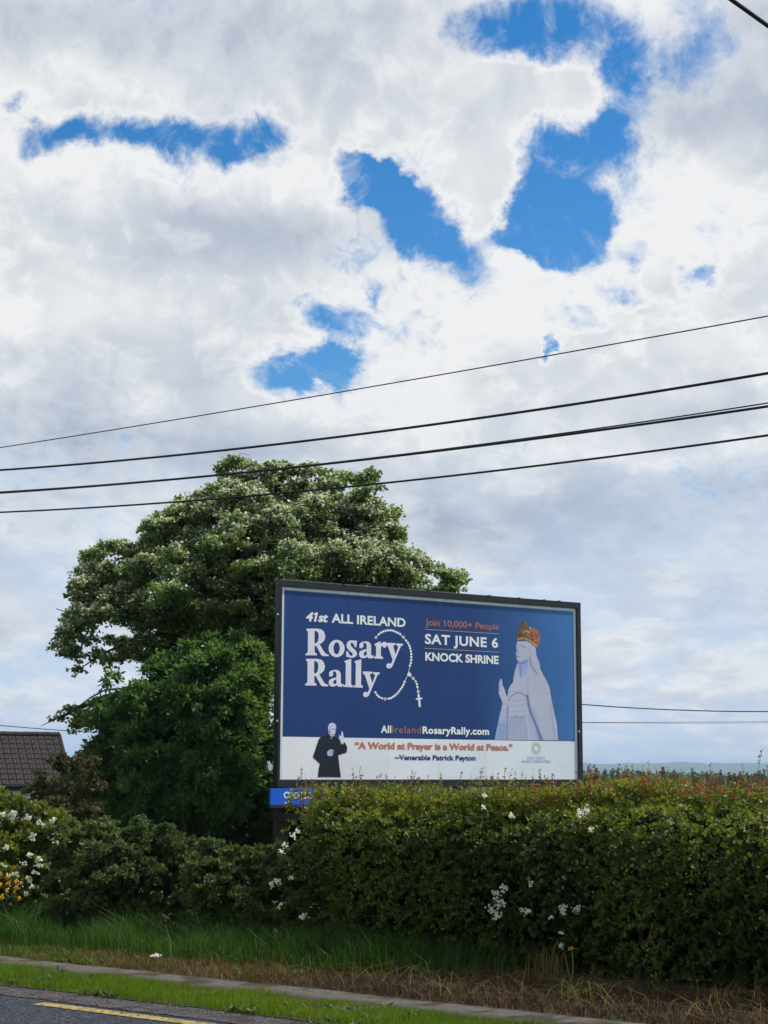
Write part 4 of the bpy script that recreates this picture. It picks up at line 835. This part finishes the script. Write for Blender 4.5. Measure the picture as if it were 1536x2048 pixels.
# broad-leaved weeds between the blades, and grit along the road edge
def rosettes(name, n, pr, sr, size, m, z0, tint, nl=7):
    s_, p_ = rng.uniform(*sr, n), rng.uniform(*pr, n); k_ = vnoise(np.stack([s_, p_, s_*0], 1), 3, 88) > .05; s_, p_ = s_[k_], p_[k_]; n = len(s_)
    B_ = np.repeat(hpt(s_, p_, np.full(n, z0)), nl, 0); az = rng.uniform(0, 6.283, n*nl); D_ = np.stack([np.cos(az), np.sin(az), rng.uniform(.2, 1.0, n*nl)], 1)
    leaves(name, B_, D_, size*rng.uniform(.5, 1.2, n*nl), m, None, tint+.15*rng.normal(size=n*nl), hexa=True, aspect=.38, tilt=np.array([0, 0, 1.]))
rosettes('verge_weeds', 420, (8.44, 9.25), (-14, -3), .075, M_bra, .018, .6)
rosettes('bank_weeds', 300, (9.70, 10.6), (-14, -7), .075, M_lgr, .012, .5)
ng = 5200; sg_, pg_ = rng.uniform(-14, -3, ng), np.clip(rng.normal(8.34, .14, ng), 8.0, 8.9); cg = hpt(sg_, pg_, np.full(ng, .012)); rg = rng.lognormal(-5.5, .45, ng)[:, None]
oc = np.array([[1, 0, 0], [0, 1, 0], [-1, 0, 0], [0, -1, 0], [0, 0, .7], [0, 0, -.5]]); Vg = (cg[:, None] + rg[:, None]*oc[None]*rng.uniform(.6, 1.3, (ng, 6, 1))).reshape(-1, 3)
Fg = (np.arange(ng)[:, None, None]*6 + np.array([[0, 1, 4], [1, 2, 4], [2, 3, 4], [3, 0, 4], [1, 0, 5], [2, 1, 5], [3, 2, 5], [0, 3, 5]])).reshape(-1, 3)
tag(npmesh('gravel', Vg, Fg, mat('grit_stone', (.12, .11, .11), .9, varied((.05, .05, .055), (.22, .21, .2), 25))), kind='stuff')
# tufts of dry stalks by the foot of the hedge
def tuft(px, py, n, h, label, spread=.12, lean=.4, m=M_dry, tint=.6, wdt=.003, name='dry_tuft', cat='grass tuft', group=None):
    d = ray(px, py); t_ = (0.015-CAM_Z)/d[2]; B0 = np.array([d[0]*t_, d[1]*t_, 0.015]); o_ = thing(name, label, cat, tuple(B0), group=group)
    b = rng.normal(0, spread*.35, (n, 3))*[1, 1, 0]; az = rng.uniform(0, 6.283, n); l_ = rng.uniform(.1, 1, n)*lean; H = h*rng.uniform(.4, 1.1, n)
    D = np.stack([np.cos(az)*l_, np.sin(az)*l_, np.ones(n)], 1)*H[:, None]; S_ = np.stack([-np.sin(az), np.cos(az), az*0], 1)*wdt
    m1 = b + D*[.45, .45, .6]; tp = b + D*[1.3, 1.3, .9]; V = np.stack([b-S_, b+S_, m1+S_*.8, m1-S_*.8, tp], 1).reshape(-1, 3); i = np.arange(n)[:, None, None]*5
    ob = npmesh('blades', V, (i+np.array([[0, 1, 2], [0, 2, 3], [3, 2, 4]])).reshape(-1, 3), m, o_, tint=np.repeat(np.clip(tint+.1*rng.normal(size=n), 0, 1), 5)); ob['kind'] = 'stuff'; return o_
tuft(1100, 1966, 90, .34, 'tuft of pale dry grass stalks at the foot of the hedge, below the white flowers', .22, .5, tint=.62)
tuft(1175, 1992, 55, .16, 'flattened bundle of bright straw on the brown bank', .25, 2.5, tint=.66, wdt=.004)
tuft(1440, 2010, 30, .22, 'sparse straw stalks at the dark right end of the hedge foot', .3, 1.3, tint=.5)
tuft(560, 1935, 40, .20, 'low dry tuft where the tall grass meets the footpath', .2, .8, tint=.5)
# a tall flower stalk gone to seed
d = ray(1148, 1975); t_ = -CAM_Z/d[2]; WB = d*t_ + (0, 0, CAM_Z); wd = thing('tall_weed', 'single tall weed with a yellow seed head against the dark hedge', 'weed', tuple(WB))
tipw = at_y(1150, 1893, WB[1])-WB
mb = MB(); mb.tube([(0, 0, 0), tipw*.5+(.015, 0, 0), tipw], [.005, .004, .003], 5); mb.tube([(.01, 0, 0), tipw*.55+(-.03, -.02, 0), tipw*.85+(-.05, 0, 0)], [.004, .003, .002], 5); mb.build('stalk', mat('pale_stalk', (.22, .2, .08), .8), wd)
q_ = rng.normal(0, .008, (24, 3)); o = leaves('seed_head', tipw+q_, rng.normal(size=(24, 3)), rng.uniform(.012, .02, 24), M_yfl, wd, rng.random(24)*.5, aspect=.5); del o['kind']
# litter
d = ray(318, 1921); t_ = (.03-CAM_Z)/d[2]; QB = d*t_+(0, 0, CAM_Z); li = bpy.data.objects.new('crumpled_litter', None)
v = ell(0, 0, 1, 1, 10); mbv = []; fs = []
for a in range(6):
    for (x_, y_) in v: rr_ = math.sin(math.pi*(a+.5)/6)*rng.uniform(.6, 1.2); mbv.append((x_*rr_*.055, y_*rr_*.04, (1-a/2.5)*.028*rng.uniform(.6, 1.2)+.02))
for a in range(5):
    for k in range(10): fs.append((a*10+k, a*10+(k+1) % 10, (a+1)*10+(k+1) % 10, (a+1)*10+k))
fs += [tuple(range(10))[::-1], tuple(range(50, 60))]
me = bpy.data.meshes.new('crumpled_litter'); me.from_pydata(mbv, [], fs); me.materials.append(mat('white_paper', (.7, .66, .6), .8)); li = bpy.data.objects.new('crumpled_litter', me); C.objects.link(li); li.location = QB
tag(li, 'crumpled white scrap of litter in the grass beside the footpath', 'litter')

# ------------------------------------------------------------------ overhead lines
M_cab = mat('cable_sheath', (.012, .012, .02), .6)
def cable(pts, p0, rad, label, group='overhead lines along the road', ext=45, dip=0.):
    P = np.array([at_p(x, y, p0) for x, y in pts]); s = P @ ER; z = P[:, 2]; co = np.polyfit(s, z, min(2, len(pts)-1)); 
    S_ = np.concatenate([np.linspace(s.min()-ext, s.min(), 14)[:-1], np.linspace(s.min(), s.max(), 40), np.linspace(s.max(), s.max()+ext*.4, 10)[1:]])
    zz_ = np.polyval(co, S_)
    if len(co) == 3 and co[0] < 0: zz_ = np.polyval(np.polyfit(s, z, 1), S_)
    Q = [ER*a+NR*p0+(0, 0, b) for a, b in zip(S_, zz_)]; O = Q[20]
    o = MB().tube([q-O for q in Q], rad, 6).build('overhead_cable', M_cab, smooth_=True); o.location = O; tag(o, label, 'cable', group); return o
cable([(0, 900), (400, 836), (768, 767), (1150, 698), (1536, 627)], 14.2, .0065, 'thinnest and topmost of the overhead cables crossing the sky')
cable([(0, 946), (80, 939), (639, 880), (1100, 812), (1536, 741)], 14.0, .014, 'thick overhead cable second from the top')
cable([(0, 991), (80, 986), (447, 951.6), (850, 904), (1180, 860), (1536, 807)], 14.0, .013, 'thick overhead cable third down, crossing the top of the blossom tree')
cable([(0, 989), (447, 950.6), (850, 902), (1180, 855.5), (1536, 800.5)], 14.05, .007, 'thin cable running just above the thick one and parting from it at right')
cable([(0, 1031), (80, 1025), (430, 1000), (756, 967), (1150, 921), (1536, 864)], 14.0, .0115, 'lowest thick overhead cable, crossing the upper leaves of the tree')
def at_z(x, y, z): d_ = ray(x, y); return np.array([0, 0, CAM_Z]) + d_*((z-CAM_Z)/d_[2])
A, Bp = at_z(1465, 1, 5.6), at_z(1536, 51, 5.6); dv = (Bp-A)/np.linalg.norm(Bp-A)*20
o = MB().tube([dv*k*.25 for k in range(0, 9)], .0125, 6).build('overhead_cable', M_cab, smooth_=True); o.location = A-dv; tag(o, 'short length of cable cutting the top right corner of the sky', 'cable')
def far_cable(pts, Y, rad, label, grp):
    P = np.array([at_y(x, y, Y) for x, y in pts]); co = np.polyfit(P[:, 0], P[:, 2], min(2, len(pts)-1)); xs = np.linspace(P[0, 0], P[-1, 0], 30)
    O = P[0]; o = MB().tube([np.array([x, Y, np.polyval(co, x)])-O for x in xs], rad, 5).build('distant_cable', M_cab); o.location = O; tag(o, label, 'cable', grp)
far_cable([(900, 1378), (1167, 1407), (1315, 1414), (1447, 1417), (1700, 1413)], 60, .02, 'distant sagging cable right of the billboard, the upper and darker one', 'distant wires')
far_cable([(900, 1441), (1167, 1443), (1350, 1441.5), (1700, 1438)], 90, .012, 'faint distant wire right of the billboard, lowest of three', 'distant wires')
far_cable([(900, 1443), (1167, 1442), (1350, 1440), (1536, 1437), (1700, 1434)], 90, .010, 'faint distant wire right of the billboard, middle of three', 'distant wires')
far_cable([(-200, 1437), (0, 1455), (115, 1466), (260, 1472)], 75, .018, 'distant wire above the tiled roof at left', 'distant wires')

# ------------------------------------------------------------------ bungalow at left
HY = 69.; rp = at_y(122, 1473, HY); al = math.radians(22); pit = math.radians(35); run = 2.85; rise = run*math.tan(pit)
GZ = float(terrain_z(rp[0], rp[1])) - .2
ho_ = thing('bungalow', 'low white bungalow with a dark brown tiled roof at the left edge', 'house', (rp[0], rp[1], GZ), al)
zr = rp[2]-GZ; LN = 12.0                                        # local: x along the ridge (house lies at x<0), -y towards the road
M_wall = mat('white_render', (.7, .72, .72), .9, varied((.6, .62, .63), (.75, .76, .76), 2))
M_tile = mat('brown_roof_tile', (.06, .042, .04), .95, varied((.014, .010, .010), (.042, .030, .028), 5, bump=.004, bscale=60, c3=(.12, .115, .10), scale3=16, lo3=.56, hi3=.68))
M_gut = mat('black_gutter', (.01, .01, .012), .4)
MB().box((-LN+.3, -run+.35, -.3), (-.25, run-.35, zr-rise-.12)).build('wall', M_wall, ho_)
gb = MB(); gb.add([(-.25, -run+.35, zr-rise-.12), (-.25, run-.35, zr-rise-.12), (-.25, 0, zr-.28), (-.45, -run+.35, zr-rise-.12), (-.45, run-.35, zr-rise-.12), (-.45, 0, zr-.28)], [(0, 1, 2), (3, 5, 4), (0, 2, 5, 3), (1, 4, 5, 2), (0, 3, 4, 1)]); gb.build('gable', M_wall, ho_)
rf = MB()
for sg in (-1, 1):
    a = [(-LN, 0, zr-.05), (0, 0, zr-.05), (0, sg*run, zr-rise-.05), (-LN, sg*run, zr-rise-.05)]; b = [(x, y, z-.1) for x, y, z in a]
    rf.add(a+b, [(0, 1, 2, 3) if sg < 0 else (3, 2, 1, 0), (4, 7, 6, 5) if sg < 0 else (5, 6, 7, 4), (0, 4, 5, 1), (1, 5, 6, 2), (2, 6, 7, 3), (3, 7, 4, 0)])
roof = rf.build('roof', M_tile, ho_)
MB().tube([(-LN, -run-.06, zr-rise-.10), (.02, -run-.06, zr-rise-.10)], .065, 8).build('gutter', M_gut, ho_)
MB().box((-LN, -run+.02, zr-rise-.26), (0, -run+.06, zr-rise-.12)).build('fascia', M_gut, ho_)
def tile_mesh():
    n = 12; tw, tl_ = .30, .40; vs = []; fs = []
    for r_ in range(3):
        for k in range(n+1):
            x = tw*k/n; h = .028*(.5+.5*math.cos(2*math.pi*k/n*2))
            yv, dz = ((0, .030), (tl_, .0), (0, -.004))[r_]; vs.append((x, yv, h+dz))
    for k in range(n): fs.append((k, k+1, n+1+k+1, n+1+k)); fs.append((2*(n+1)+k, 2*(n+1)+k+1, k+1, k))
    me = bpy.data.meshes.new('roof_tile'); me.from_pydata(vs, [], fs); me.materials.append(M_tile); return me
tm = tile_mesh(); sl = math.hypot(run, rise); rows = 10; ga = sl/rows
for rI in range(rows):
    for c_ in range(24):
        t_ = bpy.data.objects.new('roof_tile', tm); C.objects.link(t_); t_.parent = roof
        dd = sl - rI*ga
        t_.location = (-(c_+1)*.298 + rng.normal(0, .003), -dd*math.cos(pit), zr-.04-dd*math.sin(pit)+rng.normal(0, .004)); t_.rotation_euler = (pit + rng.normal(0, .012), 0, rng.normal(0, .01))
rm = MB(); n = 6
vs = []; fs = []
for a in (0, .44):
    for k in range(n+1): vs.append((a, .13*math.cos(math.pi*k/n), .12*math.sin(math.pi*k/n)*(1.08 if a else 1)))
for k in range(n): fs.append((k, k+1, n+1+k+1, n+1+k))
me = bpy.data.meshes.new('ridge_tile'); me.from_pydata(vs, [], fs); me.materials.append(M_tile)
for k in range(24):
    t_ = bpy.data.objects.new('ridge_tile', me); C.objects.link(t_); t_.parent = roof; t_.location = (-.44-k*.43, 0, zr-.035+rng.normal(0, .006)); t_.rotation_euler = (0, rng.normal(0, .01), 0)
for k in range(8):                                              # tiles along the gable edge
    dd = k*sl/8; t_ = bpy.data.objects.new('verge_tile', me); C.objects.link(t_); t_.parent = roof; t_.scale = (1, .6, .6)
    t_.location = (.0, -dd*math.cos(pit), zr-.03-dd*math.sin(pit)); t_.rotation_euler = (0, pit, -math.pi/2)

# ------------------------------------------------------------------ far trees
M_far = leafmat('far_leaf', [(0, G(.03, .05, .014)), (.5, G(.06, .095, .022)), (1, G(.13, .15, .04))], .2)
M_fir = leafmat('fir_needles', [(0, G(.012, .025, .012)), (1, G(.03, .055, .022))], .1)
lab = ['rounded pale green tree far off behind the hedge, right of the billboard', 'darker green distant tree near the right frame of the billboard']
spec = [(1180, 1548, 150, 3.0, 2.0), (1215, 1552, 120, 2.6, 1.8), (1262, 1546, 170, 3.6, 2.6), (1310, 1546, 150, 3.2, 2.3), (1345, 1545, 190, 4.4, 3.2), (1392, 1547, 160, 3.6, 2.6), (1430, 1543, 170, 3.6, 2.8), (1470, 1545, 140, 3.2, 2.4), (1495, 1535, 200, 4.2, 3.4), (1530, 1535, 210, 4.4, 3.6), (1560, 1540, 180, 4.0, 3), (1240, 1560, 110, 2.8, 1.6), (1400, 1560, 105, 2.6, 1.7), (1500, 1556, 110, 2.8, 1.9), (1330, 1562, 100, 2.4, 1.6)]
spec = sorted(spec[:13])
ORD = ['nearest the billboard', 'second', 'third', 'fourth', 'fifth', 'sixth', 'seventh', 'eighth', 'ninth', 'tenth', 'eleventh', 'twelfth', 'thirteenth', 'fourteenth', 'fifteenth', 'sixteenth', 'seventeenth', 'eighteenth']
def ordl(k, n): return 'nearest the billboard' if k == 0 else ('rightmost of them' if k == n-1 else ORD[k] + ' counting from the billboard')
for k, (px, py, Y, wd_, ht) in enumerate(spec):
    T_ = at_y(px, py, Y); gz = float(terrain_z(T_[0], T_[1])); ht = T_[2]-gz; B0 = np.array([T_[0], Y, gz])
    t_ = thing('distant_tree', 'rounded green tree in the distance over the hedge, ' + ordl(k, len(spec)), 'tree', tuple(B0), group='distant broadleaf trees beyond the hedge')
    c_ = rng.normal(size=(14, 3)); c_ = unit(c_)*rng.uniform(.3, 1, (14, 1))*[wd_*.5, wd_*.4, ht*.36] + [0, 0, ht*.58]
    P, d, idx, rad = pad_leaves(c_, np.full(14, wd_*.2), 110, .85, .3); P[:, 2] = np.minimum(P[:, 2], ht)
    leaves('crown', P, d+rng.normal(0, .6, P.shape), rng.uniform(.16, .3, len(P)), M_far, t_, rng.uniform(.25, .75)+.15*rng.normal(size=len(P)), aspect=.8)
    MB().tube([(0, 0, -.2), (.05, 0, ht*.6)], [.16, .06], 6).build('trunk', M_bark, t_)
def fir_mesh():
    nl = 900; a = rng.random(nl)**.8; th = rng.uniform(0, 6.283, nl); R_ = (1-a)**.9*.15*(.75+.25*np.sin(a*60)); rr = R_*rng.uniform(.3, 1, nl)**.5
    P = np.stack([rr*np.cos(th), rr*np.sin(th), .08+a*.92], 1); D = np.stack([np.cos(th), np.sin(th), -.25+0*th], 1)
    V, F, c = leaf_geo(P, D, rng.uniform(.02, .045, nl)); o = npmesh('crown', V, F, M_fir, tint=np.repeat(rng.random(nl), c)); o['kind'] = 'stuff'; return o
fc = fir_mesh(); ft = MB().tube([(0, 0, -.02), (0, 0, .9)], [.016, .003], 6).build('trunk', M_bark)
fx = [1180,1196,1214,1229,1240,1257,1285,1302,1330,1352,1388,1418,1445,1462,1484]
for k, px in enumerate(fx):
    Y = rng.uniform(330, 460); py = 1541 - abs(rng.normal(0, 5)) - (5 if k % 4 == 0 else 0) - (3 if px < 1240 else 0); T_ = at_y(px, py, Y); gz = float(terrain_z(T_[0], T_[1])); h = T_[2]-gz
    t_ = thing('distant_fir', 'small dark pointed fir on the far skyline, ' + ordl(k, len(fx)), 'fir tree', (T_[0], Y, gz), group='dark firs on the skyline')
    a, b = (fc, ft) if k == 0 else (fc.copy(), ft.copy())
    if k: C.objects.link(a); C.objects.link(b)
    a.parent = t_; b.parent = t_; t_.scale = (h*rng.uniform(.8, 1.2), h, h)
# the wood that closes the fields: one uncountable mass
nw = 30000; xw = rng.uniform(-180, 330, nw); yw = rng.uniform(430, 620, nw); hw = 6.2 + 1.6*vnoise(np.stack([xw, yw, xw*0], 1), .05, 91) + .9*vnoise(np.stack([xw, yw, xw*0], 1), .2, 92)
zw = -6.5 + hw*rng.uniform(.25, 1, nw)**.5; tn = .35 + .25*vnoise(np.stack([xw, yw, xw*0], 1), .08, 93) + .12*rng.normal(size=nw)
leaves('far_wood', np.stack([xw, yw, zw], 1), rng.normal(size=(nw, 3)), rng.uniform(.6, 1.5, nw), M_far, None, tn, aspect=.9, tilt=np.array([0, -.3, .5]))
nw = 26000; xw = rng.uniform(-60, 130, nw); yw = 60+rng.uniform(0, 1, nw)**1.0*190; gz = terrain_z(xw, yw); cl = vnoise(np.stack([xw, yw, xw*0], 1), .22, 94)
zw = gz + np.clip(1.1+1.0*cl, .1, 3)*rng.random(nw)**.6; leaves('far_scrub', np.stack([xw, yw, zw], 1), rng.normal(size=(nw, 3)), rng.uniform(.12, .3, nw)*(yw/120), M_far, None, .45+.3*cl+.12*rng.normal(size=nw), aspect=.8, tilt=np.array([0, -.3, .5]))
